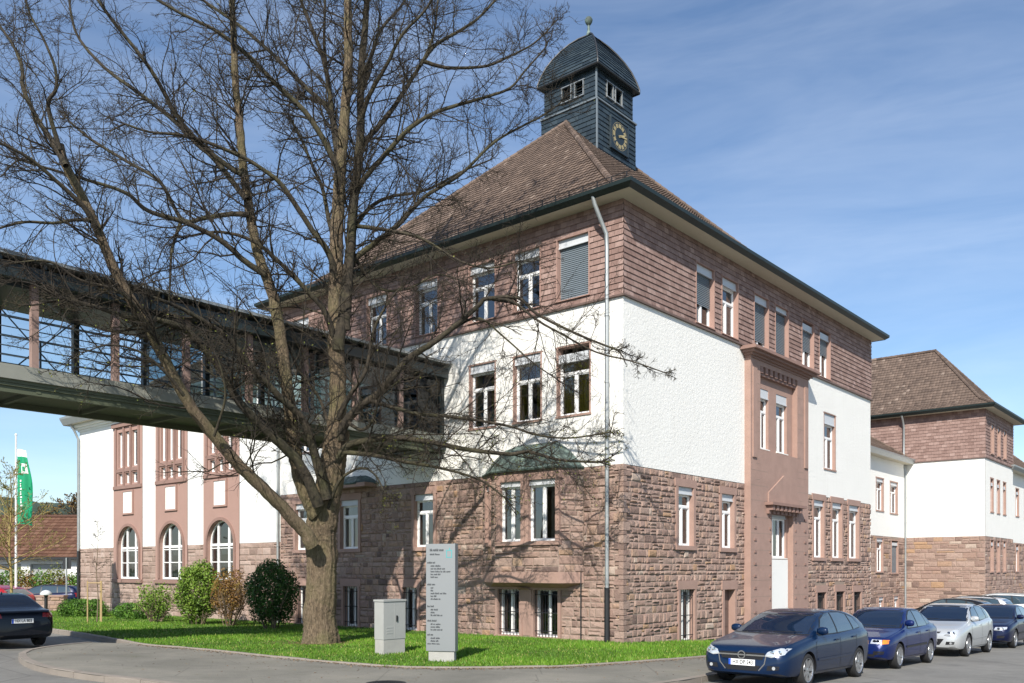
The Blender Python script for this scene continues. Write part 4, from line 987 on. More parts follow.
# grass blades over the lawn triangles
tri = []
for q in f:
    for i in range(1, len(q)-1): tri.append((v[q[0]], v[q[i]], v[q[i+1]]))
T = np.array([[tuple(p) for p in t] for t in tri]); ar = np.linalg.norm(np.cross(T[:, 1]-T[:, 0], T[:, 2]-T[:, 0]), axis=1)/2
dist = np.linalg.norm(T.mean(1)[:, :2], axis=1); wgt = ar*np.clip((26/dist)**2, .15, 1.6); NB = 150000
idx = rng.choice(len(T), NB, p=wgt/wgt.sum()); r1, r2 = rng.random(NB), rng.random(NB); sw = r1+r2 > 1; r1[sw], r2[sw] = 1-r1[sw], 1-r2[sw]
B = T[idx, 0]+(T[idx, 1]-T[idx, 0])*r1[:, None]+(T[idx, 2]-T[idx, 0])*r2[:, None]
patch = .5+.5*np.sin(B[:, 0]*.9+np.sin(B[:, 1]*.7)*1.3)*np.sin(B[:, 1]*1.1+np.sin(B[:, 0]*.5)); ang = rng.random(NB)*6.283; trd = np.hypot(B[:, 0]-at(320, 645, 24.5).x, B[:, 1]-24.5); keep = 1-.85*np.exp(-(trd/1.1)**2); hgt = (.022+.065*rng.random(NB)**1.6)*(.6+.7*patch)*keep; wd = .008+.010*rng.random(NB)
dx, dy = np.cos(ang)*wd, np.sin(ang)*wd; ln = rng.normal(0, .025, (NB, 2))
V = np.empty((NB*3, 3)); V[0::3] = B+np.c_[-dx, -dy, np.full(NB, -.01)]; V[1::3] = B+np.c_[dx, dy, np.full(NB, -.01)]; V[2::3] = B+np.c_[ln, hgt]
tag(fast('grass', V, np.arange(NB*3).reshape(-1, 3), 'grass_blade', np.where(rng.random(NB) < .05+.16*np.clip(np.sin(B[:, 0]*2.3+1.2)*np.sin(B[:, 1]*1.9)-.35, 0, 1), .99, .12+.42*patch+rng.normal(0, .17, NB))), 'short bright green lawn grass round the building', 'grass', kind='stuff')
# far wooded hills
m = MB(); nx, ny = 90, 14; r = random.Random(5); G_ = {}
for i in range(nx+1):
    for j in range(ny+1):
        x = -1500+1250*i/nx; y = 820+60*j; hgt = 128*math.sin(math.pi*min(1, j/ny*.9+.02))*(.72+.2*math.sin(x*.006+1)+.1*math.sin(x*.017)+.05*math.sin(x*.05))*min(1, (1250*(1-i/nx))/260+.02); G_[i, j] = (x, y, -2+hgt+r.uniform(-1, 3.0)*(j > 0))
for i in range(nx):
    for j in range(ny): m.quad(G_[i, j], G_[i+1, j], G_[i+1, j+1], G_[i, j+1])
tag(m.build('hills', 'forest'), kind='structure')

# ================================================================== trees: swept tubes in batches
def sweep(P, R, sides):
    """P (M,N,3), R (M,N) -> verts, quads"""
    M_, N_, _ = P.shape; Tn = np.empty_like(P); Tn[:, 1:-1] = P[:, 2:]-P[:, :-2]; Tn[:, 0] = P[:, 1]-P[:, 0]; Tn[:, -1] = P[:, -1]-P[:, -2]
    Tn /= np.linalg.norm(Tn, axis=2, keepdims=True)+1e-9
    ref = np.where(np.abs(Tn[:, :1, 2:3]) < .85, np.array([[[0, 0, 1.]]]), np.array([[[1., 0, 0]]])); ref = np.repeat(ref, N_, 1)
    X = np.cross(Tn, ref); X /= np.linalg.norm(X, axis=2, keepdims=True)+1e-9; Y = np.cross(Tn, X); a = np.arange(sides)*2*np.pi/sides
    V = P[:, :, None, :]+(X[:, :, None, :]*np.cos(a)[None, None, :, None]+Y[:, :, None, :]*np.sin(a)[None, None, :, None])*R[:, :, None, None]
    b = (np.arange(M_)*N_*sides)[:, None, None]; i = (np.arange(N_-1)*sides)[None, :, None]; j = np.arange(sides)[None, None, :]; j2 = (j+1) % sides
    Q = np.stack([b+i+j, b+i+j2, b+i+sides+j2, b+i+sides+j], -1).reshape(-1, 4)
    return V.reshape(-1, 3), Q
class Tubes:
    def __init__(s): s.V = []; s.Q = []; s.n = 0
    def add(s, P, R, sides): V, Q = sweep(P, R, sides); s.V.append(V); s.Q.append(Q+s.n); s.n += len(V)
    def build(s, name, mat, parent): return fast(name, np.concatenate(s.V), np.concatenate(s.Q), mat, None, parent, True)
def unit(v): return v/(np.linalg.norm(v, axis=-1, keepdims=True)+1e-9)
def walkers(P0, D0, L, n, wob, up, r):
    M_ = len(P0); P = np.empty((M_, n, 3)); P[:, 0] = P0; D = unit(D0)
    for i in range(1, n):
        D = unit(D+r.normal(0, wob, (M_, 3))+np.array([0, 0, up])); P[:, i] = P[:, i-1]+D*(L/(n-1))[:, None]
    return P
def spawn(P, R, cnt, tmin, tmax, r, ang, lf, Lpar, n, wob, up, rf, rmin, flat=0):
    """children on batch P: cnt per parent"""
    M_, N_, _ = P.shape; pi = np.repeat(np.arange(M_), cnt); t = r.uniform(tmin, tmax, len(pi))*(N_-1); i = np.minimum(t.astype(int), N_-2); fr = (t-i)[:, None]
    p0 = P[pi, i]*(1-fr)+P[pi, i+1]*fr; d = unit(P[pi, i+1]-P[pi, i]); q = r.normal(0, 1, (len(pi), 3)); q[:, 2] *= (1-flat); q = unit(q-d*(q*d).sum(1, keepdims=True))
    a = r.normal(ang, .22, len(pi))[:, None]; D = d*np.cos(a)+q*np.sin(a); tt = t/(N_-1)
    L = Lpar[pi]*lf*(1.15-.65*tt)*r.uniform(.55, 1.25, len(pi)); PP = walkers(p0, D, L, n, wob, up, r)
    r0 = np.maximum((R[pi, i]*(1-fr[:, 0])+R[pi, i+1]*fr[:, 0])*rf, rmin); RR = r0[:, None]*np.linspace(1, .4, n)[None]; return PP, RR, L, pi
def catmull(P, n=5):
    P = np.asarray(P, float); out = []
    for i in range(len(P)-1):
        p0, p1, p2, p3 = P[max(0, i-1)], P[i], P[i+1], P[min(len(P)-1, i+2)]
        for j in range(n): t = j/n; out.append(.5*(2*p1+(p2-p0)*t+(2*p0-5*p1+4*p2-p3)*t*t+(3*p1-p0-3*p2+p3)*t**3))
    out.append(P[-1]); return np.array(out)

# --- the big lime tree: main limbs follow the photographed skeleton, each at its own depth
YT = 24.5
def yf(px): return float(np.interp(px, [-60, 0, 100, 200, 300, 345], [17.2, 17.9, 19.5, 21.4, 23.4, 24.3]))
LIMBS = [  # (points px,py), r0 px, r1 px, depth: 'f' hugs the street side, or (y0, y1)
 ([(320, 648), (320, 625), (321, 590), (322, 560), (321, 532), (325, 505), (332, 470), (337, 430)], 20, 12.5, (24.5, 24.5)),
 ([(312, 545), (302, 528), (277, 502), (247, 473), (214, 436), (184, 396), (150, 331), (125, 290), (108, 255), (92, 216), (66, 166), (60, 145)], 8.5, 4.2, 'f'),
 ([(60, 150), (48, 106), (56, 89), (55, 68), (44, 40), (30, 14), (24, -10)], 2.6, .8, (18.6, 18.0)),
 ([(66, 166), (50, 138), (35, 115), (23, 87), (22, 68), (14, 47), (0, 26), (-10, 10)], 3.2, 1, (18.6, 19.5)),
 ([(96, 226), (82, 205), (55, 180), (29, 158), (0, 143), (-25, 130)], 3.2, 1.2, (19.3, 17.5)),
 ([(92, 220), (75, 220), (53, 223), (25, 222), (0, 228), (-25, 236)], 2.2, 1, (19.2, 18.4)),
 ([(318, 505), (301, 466), (270, 434), (240, 403), (219, 368), (190, 333), (158, 320), (130, 318), (100, 308), (70, 300)], 7, 2.0, 'f'),
 ([(327, 500), (312, 445), (303, 420), (277, 394), (251, 366), (228, 338), (205, 322), (180, 308), (150, 296)], 6, 1.8, 'f'),
 ([(316, 515), (304, 490), (296, 460), (291, 420), (287, 385), (278, 320), (270, 286), (258, 254), (249, 207), (243, 165), (240, 126), (236, 88), (234, 44), (232, 0), (230, -60), (227, -120)], 9.5, 2.6, (24.2, 22.5)),
 ([(266, 275), (246, 262), (220, 240), (184, 222), (148, 211), (126, 193), (87, 180), (53, 170), (20, 160)], 4.2, 1.2, (23.4, 20.5)),
 ([(250, 215), (230, 214), (205, 218), (182, 219), (160, 182), (126, 161), (92, 140), (70, 122)], 3.4, 1.2, (23.2, 24.5)),
 ([(244, 176), (221, 161), (182, 123), (151, 70), (116, 25), (98, 0), (80, -30)], 3.4, 1.4, (23, 21)),
 ([(247, 200), (215, 160), (197, 144), (172, 119), (140, 94), (105, 68), (80, 40), (72, 18), (68, -10)], 3.4, 1, (23, 24.5)),
 ([(334, 452), (338, 394), (336, 338), (336, 277), (337, 230), (340, 180), (341, 164), (344, 123), (348, 73), (348, 29), (348, 0), (350, -60), (352, -130)], 11, 3.2, (24.5, 24.2)),
 ([(338, 350), (344, 300), (350, 254), (353, 207), (358, 164), (361, 123), (361, 73), (365, 29), (367, 0), (372, -60), (376, -120)], 7.5, 2.6, (24.3, 25.2)),
 ([(336, 462), (344, 450), (355, 443), (387, 438), (425, 441), (464, 449), (508, 454), (530, 452), (560, 460), (600, 462)], 5.5, 1.3, (24.3, 22.8)),
 ([(340, 440), (345, 424), (360, 406), (378, 394), (406, 361), (428, 346), (449, 331), (478, 306), (486, 299), (518, 298), (537, 314), (577, 334), (617, 350)], 6.2, 1.1, (24.3, 22.4)),
 ([(486, 299), (511, 301), (537, 320), (560, 333), (596, 352), (631, 361), (663, 372)], 2.2, .7, (23.2, 22.0)),
 ([(449, 331), (478, 318), (505, 338), (531, 361), (555, 378)], 2.0, .7, (23.6, 23)),
 ([(370, 400), (395, 408), (420, 414), (455, 417), (508, 426), (537, 435), (570, 438), (610, 432)], 3, .9, (24, 23)),
 ([(340, 452), (372, 455), (405, 462), (440, 468), (480, 480), (505, 498)], 3.2, 1, (24.2, 23.4)),
 ([(346, 330), (350, 270), (352, 230), (355, 200), (362, 182), (382, 158), (407, 131), (430, 115), (458, 105), (486, 97), (510, 88), (524, 72), (545, 48)], 5.2, .9, (24.4, 23.5)),
 ([(352, 195), (358, 165), (365, 143), (388, 115), (407, 87), (423, 61), (437, 44), (461, 30), (477, 19), (491, 5), (505, -15)], 4.2, 1, (24.6, 26)),
 ([(423, 61), (438, 66), (454, 68), (486, 66), (510, 56), (533, 44), (550, 28)], 2.6, .8, (25.4, 25)),
 ([(420, 66), (428, 50), (435, 28), (438, 0), (442, -30)], 2, .8, (25.3, 26.2)),
 ([(358, 130), (369, 96), (386, 66), (402, 35), (426, 9), (440, -20)], 3.2, 1, (24.8, 23.5)),
 ([(361, 90), (370, 60), (381, 30), (404, 2), (420, -30)], 3, 1, (24.9, 26.5)),
 ([(340, 175), (336, 145), (332, 117), (329, 88), (323, 58), (312, 29), (301, 0), (292, -35)], 4.2, 1.5, (24.4, 25.6)),
 ([(326, 66), (324, 40), (325, 0), (322, -40)], 2.4, 1, (25, 24)),
 ([(341, 205), (335, 164), (309, 117), (277, 85), (250, 58), (218, 32), (180, 13), (150, -5)], 4.2, 1.3, (24.4, 22.5)),
 ([(340, 150), (329, 111), (303, 85), (268, 50), (236, 23), (203, 0), (180, -20)], 3.6, 1.2, (24.4, 25.8)),
 ([(338, 290), (329, 254), (312, 230), (284, 188), (268, 173), (244, 158), (209, 143), (180, 135), (150, 132), (125, 124)], 4.2, 1.1, (24.4, 21.8)),
 ([(338, 350), (326, 314), (312, 296), (275, 258), (251, 240), (220, 232), (190, 236)], 4.4, 1.2, (24.4, 22.6)),
 ([(337, 245), (329, 221), (323, 190), (312, 165), (302, 140), (290, 118)], 3.2, 1.1, (24.5, 26.2)),
 ([(345, 285), (353, 262), (373, 244), (397, 226), (425, 197), (461, 174), (496, 141), (540, 117), (558, 105)], 4.6, .8, (24.5, 24.0)),
 ([(350, 240), (358, 222), (372, 206), (390, 197), (426, 190), (461, 172), (490, 160)], 3.4, .8, (24.6, 26.2)),
 ([(349, 225), (372, 228), (398, 232), (425, 240), (460, 261), (490, 268), (515, 262)], 2.8, .8, (24.4, 22.8)),
 ([(352, 250), (366, 275), (384, 290), (410, 288), (436, 275), (460, 280)], 2.4, .8, (24.4, 25.4)),
 ([(337, 420), (350, 395), (366, 370), (374, 330), (390, 300), (404, 285)], 3.6, .9, (24.3, 23.6)),
 ([(333, 440), (320, 400), (300, 372), (286, 345), (262, 330)], 2.6, .8, (24.4, 25.2)),
 ([(322, 525), (331, 500), (342, 478), (362, 468), (376, 476), (384, 492)], 2.6, .8, (24.3, 23.3)),
 ([(345, 420), (362, 430), (374, 418), (380, 398), (400, 380)], 2.6, .8, (24.2, 23)),
 ([(150, 331), (130, 300), (110, 288), (80, 280), (50, 262), (20, 262)], 2.6, .8, (20.2, 18.6)),
 ([(184, 396), (165, 372), (140, 352), (110, 345), (85, 352)], 2.0, .7, (20.6, 19.0)),
 ([(214, 436), (225, 400), (222, 372), (214, 350)], 2.0, .7, (21.4, 20.6)),
 ([(182, 219), (172, 250), (170, 285), (168, 320)], 2.2, .8, (23.2, 21)),
]
tree = empty('lime_tree', at(320, 648, YT), 0, 'tall bare lime tree with spreading limbs on the lawn', 'tree')
base = np.array(tree.location); RB = np.random.default_rng(11)
tr_, br_, lm_b = Tubes(), Tubes(), Tubes(); segs = []
for pts, r0, r1, dep in LIMBS:
    n = len(pts); out = []; tot = np.r_[0, np.cumsum([math.dist(a, b) for a, b in zip(pts, pts[1:])])]; tot /= tot[-1]
    for (x, y), t in zip(pts, tot):
        Y = yf(x) if dep == 'f' else dep[0]+(dep[1]-dep[0])*t; out.append(tuple(at(x, y, Y)))
    C_ = catmull(out, 6); k = len(C_); tt = np.linspace(0, 1, k)
    rad = (r0+(r1-r0)*tt**.75)*(np.linalg.norm(C_[:, :2], axis=1))/888*(.84 if r0 < 15 else 1)
    C_ += RB.normal(0, .014, C_.shape)*np.minimum(rad*4, 1)[:, None]
    if r0 > 15:
        rad = np.interp(tt, [0, .06, .16, .35, .6, 1], [.56, .48, .42, .40, .41, .31]); 
    if r0 > 15:
        C2 = catmull(C_[::2], 8); r2 = np.interp(np.linspace(0, 1, len(C2)), tt, rad); V, Q = sweep((C2-base)[None], r2[None], 56); V = V.reshape(len(C2), 56, 3); ctr = (C2-base)[:, None, :]; th = np.arange(56)*2*np.pi/56; hh = (C2-base)[:, 2][:, None]
        rid = .045*np.sin(11*th+hh*1.1)*np.sin(4*th-hh*.7+1)+.035*np.sin(19*th-hh*1.6)+.02*RB.normal(0, 1, (len(C2), 56))+np.exp(-np.maximum(hh, 0)/.28)*(.08+.13*np.cos(5*th+.7)+.08*np.cos(3*th+2))+.05*np.sin(3*th+hh*.9)
        for ang_, hk, sg in ((3.6, 1.5, .16), (4.9, 2.6, .13), (4.3, 3.5, .17), (5.4, 1.0, .12)): rid = rid+.13*np.exp(-(((th-ang_)*.45)**2+(hh-hk)**2)/(2*sg*sg))
        V = ctr+(V-ctr)*(1+rid)[:, :, None]; tr_.V.append(V.reshape(-1, 3)); tr_.Q.append(Q+tr_.n); tr_.n += V.size//3
    else: (tr_ if len(segs) in (1, 8, 13) else lm_b).add((C_-base)[None], rad[None], 14 if r0 > 7 else 8 if r0 > 3 else 6)
    segs.append((C_, rad))
tr_.build('trunk', 'bark', tree); lm_b.build('limbs', 'limb_bark', tree)
# side branches from every limb, then twigs, then spray
P1, R1, L1 = [], [], []
for ci, (C_, rad) in enumerate(segs):
    if ci == 0: continue
    sl_ = np.linalg.norm(np.diff(C_, axis=0), axis=1); Lc = sl_.sum(); n = int(Lc/.26); st = 2.0 if ci in (13, 14, 8) else (2.4 if ci in (1, ) else .8)
    cum = np.r_[0, np.cumsum(sl_)]
    for q in range(n):
        x = RB.uniform(st, Lc) if Lc > st else Lc*.8; i = min(np.searchsorted(cum, x)-1, len(sl_)-1); f_ = (x-cum[i])/sl_[i]; p = C_[i]*(1-f_)+C_[i+1]*f_; d = unit(C_[i+1]-C_[i]); qd = RB.normal(0, 1, 3); qd = unit(qd-d*qd.dot(d)); a = RB.normal(.85, .25)
        P1.append(p); R1.append(min(max(rad[i]*.36, .010), .024)); L1.append(RB.uniform(.9, 2.9)*(1.25-.6*x/Lc)*(1 if rad[i] > .03 else .75)); segs_d = d*math.cos(a)+qd*math.sin(a); P1[-1] = (p, segs_d)
    # tip sprays
    for q in range(0 if LIMBS[ci][2] > 2.4 else 3): P1.append((C_[-1], unit(C_[-1]-C_[-3])+RB.normal(0, .35, 3))); R1.append(max(rad[-1]*.8, .010)); L1.append(RB.uniform(.5, 1.2))
p0 = np.array([a for a, b in P1]); d0 = np.array([b for a, b in P1]); L1 = np.array(L1)*np.where(512+F_PX*p0[:, 0]/p0[:, 1] > 575, .62, 1); R1 = np.array(R1)
B1 = walkers(p0, d0, L1, 10, .17, .03, RB); BR1 = R1[:, None]*np.linspace(1, .35, 10)[None]
br_.add(B1-base, BR1, 4)
B2, BR2, L2, _ = spawn(B1, BR1, 11, .12, 1, RB, .85, .42, L1, 6, .20, .03, .62, .0058)
br_.add(B2-base, BR2, 3)
B3, BR3, L3, _ = spawn(B2, BR2, 5, .15, 1, RB, .80, .52, L2, 4, .20, .02, .62, .0044)
br_.add(B3-base, BR3, 3)
br_.build('crown', 'twig_bark', tree)
print('branches', len(B1), len(B2), len(B3))
def leafquads(C_, size, r, tilt=None):
    n = len(C_); a = unit(r.normal(0, 1, (n, 3))); b = unit(np.cross(a, r.normal(0, 1, (n, 3)))); s_ = size*r.uniform(.6, 1.3, n)[:, None]
    V = np.empty((n*4, 3)); V[0::4] = C_-a*s_; V[1::4] = C_+b*s_*.55; V[2::4] = C_+a*s_; V[3::4] = C_-b*s_*.55; return V, np.arange(n*4).reshape(-1, 4)
# a few opening leaves on the low twigs
tips = B3[:, -1]; pxs = 512+F_PX*tips[:, 0]/tips[:, 1]; pys = HZ-F_PX*(tips[:, 2]-CAM_H)/tips[:, 1]
prob = np.where((pxs > 380) & (pys > 430), .30, 0)+np.where((pxs < 150) & (pys > 360), .22, 0)+np.where((pys > 300) & (pxs < 330), .06, 0)+.006
sel = tips[RB.random(len(tips)) < prob]; V, Q = leafquads(sel-base, .024, RB); fast('young_leaves', V, Q, 'leaf_bud', RB.random(len(Q)), tree)

# ------------------------------------------------------------------ small trees, bushes, hedges
def small_tree(name, loc, h, spread, label, bark, buds=None, nb=26, clear=.35, r0=.05, seed=1, group=None, cat='tree', density=7, budsize=.03, tw=.006):
    r = np.random.default_rng(seed); t = empty(name, loc, 0, label, cat, group); tb, cb = Tubes(), Tubes()
    tr = np.array([[0, 0, 0], [.01*h, 0, .25*h], [-.01*h, .01*h, .5*h], [.01*h, 0, .78*h], [0, 0, h]]); C_ = catmull(tr, 4); tb.add(C_[None], (r0*np.linspace(1, .15, len(C_)))[None], 8); tb.build('trunk', bark, t)
    tpos = r.uniform(clear, .97, nb); i = tpos*(len(C_)-1); ii = np.minimum(i.astype(int), len(C_)-2); p = C_[ii]+(C_[ii+1]-C_[ii])*(i-ii)[:, None]; a = r.uniform(0, 6.28, nb); D = np.c_[np.cos(a), np.sin(a), r.uniform(.25, 1.0, nb)]
    L = spread*(1.1-.7*(tpos-clear)/(1-clear))*r.uniform(.7, 1.2, nb); P = walkers(p, D, L, 7, .10, .05, r); R = (r0*.42*(1.1-tpos))[:, None]*np.linspace(1, .35, 7)[None]+tw*.5; cb.add(P, R, 4)
    P2, R2, L2, _ = spawn(P, R, density, .15, 1, r, .7, .42, L, 5, .12, .05, .6, tw); cb.add(P2, R2, 3); P3, R3, L3, _ = spawn(P2, R2, 4, .2, 1, r, .7, .5, L2, 3, .12, .04, .7, tw*.8); cb.add(P3, R3, 3); cb.build('crown', 'twig_bark' if bark != 'yellow_bark' else bark, t)
    if buds: tips = np.concatenate([P3[:, -1], P3[:, 1]]); V, Q = leafquads(tips, budsize, r); fast('young_leaves', V, Q, buds, r.random(len(Q)), t)
    return t
def bush(name, loc, w_, h_, mat, n, size, label, cat='bush', seed=1, lift=.1, group=None, depth=None, stems=True, hollow=.35, shape=2.0, ragged=.16):
    r = np.random.default_rng(seed); t = empty(name, loc, 0, label, cat, group); d_ = depth or w_
    u = unit(r.normal(0, 1, (n, 3))); rad = (hollow+(1-hollow)*r.random(n)**.45)
    lob = 1+ragged*(np.sin(u[:, 0]*5+seed)*np.sin(u[:, 2]*6+seed*2)+.6*np.sin(u[:, 1]*9+u[:, 2]*7+seed)+.5*np.sin(u[:, 0]*15+u[:, 2]*13)*np.sin(u[:, 1]*14))
    rr = rad*lob; se = (np.abs(u)**shape).sum(1)**(-1/shape) if shape != 2 else 1
    C_ = u*(rr*se)[:, None]*np.array([w_/2, d_/2, (h_-lift)/2])+np.array([0, 0, lift+(h_-lift)/2])
    C_ = C_[C_[:, 2] > .01]; k = len(C_)
    V, Q = leafquads(C_, size, r); clump = .5+.30*np.sin(C_[:, 0]*7+seed)*np.sin(C_[:, 2]*6+C_[:, 1]*5); fast('foliage', V, Q, mat, clump+r.normal(0, .18, k), t)
    if stems:
        tb = Tubes(); ns = 16; a = r.uniform(0, 6.28, ns); p0 = np.c_[np.cos(a)*.12*w_, np.sin(a)*.12*d_, np.full(ns, -.06)]; D = np.c_[np.cos(a)*.4, np.sin(a)*.4, np.ones(ns)]; P = walkers(p0, D, np.full(ns, h_*.75), 7, .10, .02, r); R = np.full((ns, 1), .022)*np.linspace(1, .4, 7)[None]; tb.add(P, R, 5)
        P2, R2, L2, _ = spawn(P, R, 7, .2, 1, r, .7, .45, np.full(ns, h_*.7), 4, .12, .02, .55, .005); tb.add(P2, R2, 3); tb.build('stem', 'young_bark', t)
    return t
def lz(u, s): return lawn_z(u, s)
def lawn_at(px, u):            # point on the lawn seen at pixel column px, on the line u=const
    k = (px-512)/F_PX; Bx, By = CX+DR[0]*u, CY+DR[1]*u; s = (k*By-Bx)/(DL[0]-k*DL[1]); return W(u, s, lawn_z(u, s))
bush('bush', lawn_at(198, -2.9), 1.66, 2.42, 'leaf_light', 9000, .050, 'tall fresh green oval bush before the arched windows', seed=3, lift=.08, ragged=.11)
bush('bush', lawn_at(229, -2.6), 1.30, 2.12, 'leaf_copper', 4200, .040, 'copper brown thin bush between two green bushes', seed=5, lift=.35, hollow=.15, ragged=.2)
bush('bush', lawn_at(272, -2.6), 1.84, 2.46, 'leaf_dark', 11000, .045, 'dense dark green rounded bush nearest the tree trunk', seed=8, lift=.12, ragged=.09)
bush('bush', lawn_at(156, -3.2), 1.45, 1.55, 'leaf_light', 1700, .05, 'loose airy shrub with see-through light green leaves', 'shrub', seed=11, lift=.2, hollow=.05, ragged=.3)
bush('hedge', lawn_at(141, -2.3), 2.3, .72, 'leaf_green', 7000, .04, 'low clipped green mound hedge behind the airy shrub', 'hedge', seed=13, lift=-.15, depth=1.3, stems=False, shape=2.6, ragged=.08)
bush('hedge', lawn_at(83, -3.2), 2.2, .80, 'leaf_green', 7000, .04, 'low clipped green mound hedge behind the staked sapling', 'hedge', seed=17, lift=-.15, depth=1.3, stems=False, shape=2.6, ragged=.08)
sp = lawn_at(97, -5.1); small_tree('sapling', sp, 4.0, .55, 'thin bare sapling tied between wooden stakes', 'young_bark', None, 16, .45, .028, 21, density=4)
st = empty('tree_stake', sp, 0, 'pale wooden stake frame holding the thin sapling', 'stake frame')
for dx, dy in ((-.32, -.1), (.26, -.18), (-.02, .34)):
    m = MB(); m.tube([(dx, dy, -.2), (dx, dy, 1.62)], .028, 8); m.build('post', 'timber_stake', st)
for (a, b) in (((-.32, -.1), (.26, -.18)), ((.26, -.18), (-.02, .34)), ((-.02, .34), (-.32, -.1))):
    m = MB(); m.tube([(a[0], a[1], 1.54), (b[0], b[1], 1.54)], .022, 6); m.build('rail', 'timber_stake', st)
small_tree('young_tree', atG(10, 37), 6.3, 2.4, 'slender tree with yellowish bare twigs beside the flagpole', 'yellow_bark', 'leaf_bud', 30, .33, .075, 33, density=8, budsize=.035, tw=.009)
small_tree('bare_tree', atG(72, 78), 8.6, 3.6, 'leafless brown tree behind the red-tiled garage', 'young_bark', 'leaf_copper', 46, .25, .14, 35, density=9, budsize=.09, tw=.02)
small_tree('bare_tree', atG(28, 84), 8.0, 4.0, 'second leafless tree rising over the garage roof ridge', 'young_bark', 'leaf_copper', 40, .25, .14, 37, density=9, budsize=.08, tw=.02)

# ================================================================== left background
gp = Vector((-44, 60, zg(US(-44, 60)[0]))); gar = empty('garage_building', gp, math.radians(-1.5), 'long low white garage building under a red tiled roof', 'garage')
m = MB(); GW = 15.6
A = Fr((0, 0), (1, 0), (0, -1)); drs = [(GW-4.0-3.0*i, GW-1.6-3.0*i, 0, 2.62) for i in range(5)]
wall(m, A, 0, GW, -1, 3.25, drs, 0, .3); m.quad((GW, 0, -1), (GW, 7, -1), (GW, 7, 3.2), (GW, 0, 3.2)); m.quad((0, 7, -1), (0, 0, -1), (0, 0, 3.2), (0, 7, 3.2)); m.quad((GW, 7, -1), (0, 7, -1), (0, 7, 3.2), (GW, 7, 3.2)); m.add([(GW, 0, 3.2), (GW, 7, 3.2), (GW, 3.5, 5.8)], [(0, 1, 2)]); m.add([(0, 0, 3.2), (0, 7, 3.2), (0, 3.5, 5.8)], [(0, 2, 1)])
m.build('wall', 'plaster_smooth', gar)
for d in drs:
    m = MB()
    for i in range(8): m.box(d[0], d[1], .20, .23-.004*(i % 2), d[2]-.6+i*.405, d[2]-.6+i*.405+.39)
    m.build('door', 'garage_door', gar)
m = MB(); n = 13
sl = lambda f: Vector((0, -.5+4.0*f, 3.05+2.9*f)); sl2 = lambda f: Vector((0, 7.5-4.0*f, 3.05+2.9*f))
for S_f in (sl, sl2): roof_rows(m, lambda i, S_f=S_f: S_f(i/n), (1, 0, 0), None, lambda i: (-.4, GW+.4, -.4, GW+.4), n, .36, 0, .05)
m.tube([(-.4, 3.5, 6.02), (GW+.4, 3.5, 6.02)], .13, 8); m.build('roof', 'red_tile', gar)
m = MB(); m.box(-.4, GW+.4, -.62, -.5, 2.92, 3.06); m.build('gutter', 'black_iron', gar)
hp = Vector((-33.2, 71, 0)); hs = empty('house', hp, math.radians(20), 'brown gabled house with a skylight behind the garage', 'house')
m = MB(); m.box(-3, 3, 0, 8, -1, 4.6); m.build('wall', 'plaster_smooth', hs)
m = MB()
for sg in (-1, 1):
    roof_rows(m, lambda i, sg=sg: Vector((sg*(3.4-3.4*i/12), 0, 4.4+2.9*i/12)), (0, 1, 0), None, lambda i: (-.4, 8.4, -.4, 8.4), 12, .36, 0, .05)
m.add([(-3, -.02, 4.5), (3, -.02, 4.5), (0, -.02, 7.1)], [(0, 1, 2)]); rf = m.build('roof', 'roof_tile', hs)
m = MB(); m.add([(1.5, 3, 6.14), (1.5, 4, 6.14), (.9, 4, 6.66), (.9, 3, 6.66)], [(0, 1, 2, 3)]); m.build('skylight', 'lamp_clear', rf)
# garden wall of rough stone behind the flagpole, and a second one before the garages
def low_wall(x0, x1, Y, h, label, mats=('mortar', 'rubble')):
    a = Vector((x0, Y, 0)); z0 = zg(US((x0+x1)/2, Y)[0]); o = empty('stone_wall', (x0, Y, z0), 0, label, 'wall'); m = MB(); A = Fr((0, 0), (1, 0), (0, -1)); Lw = x1-x0
    m.box(0, Lw, .0, .35, -.6, h-.06); stones(m, A, 0, Lw, -.4, h-.06, [], 0, .2, .38, .9, 1); m.build('masonry', list(mats), o); c = MB()
    for i in range(int(Lw/.8)+1): c.box(i*.8+.01, min(Lw, i*.8+.79), -.07, .42, h-.055, h+.02)
    c.build('coping', 'sandstone', o); return o
low_wall(-36, -23.2, 46, .85, 'low rubble wall with flat coping beside the bollard lamp')
low_wall(-46, -26, 56.5, 1.15, 'long rubble wall in front of the garage doors', ('mortar', 'rubble_wing'))
for i, px in enumerate((-6, 8, 20, 31, 43, 55, 67, 79)):
    p = atG(px, 57.2); p.z += .6; bush('bush', p, 1.5, 1.5+.25*(i % 3), ('leaf_copper', 'leaf_green', 'leaf_bud')[i % 3], 1100, .07, ('reddish brown bush', 'green bush', 'yellowish bush')[i % 3]+' behind the long wall, '+('farthest left, cut by frame', 'just left of the young tree', 'just right of the flagpole', 'above the dark parked car bonnet', 'directly over the bollard lamp', 'left of the traffic sign post', 'right beside the traffic sign post', 'against the hall corner')[i], seed=40+i, lift=.0, stems=False, ragged=.25, group='bushes along the garage wall')
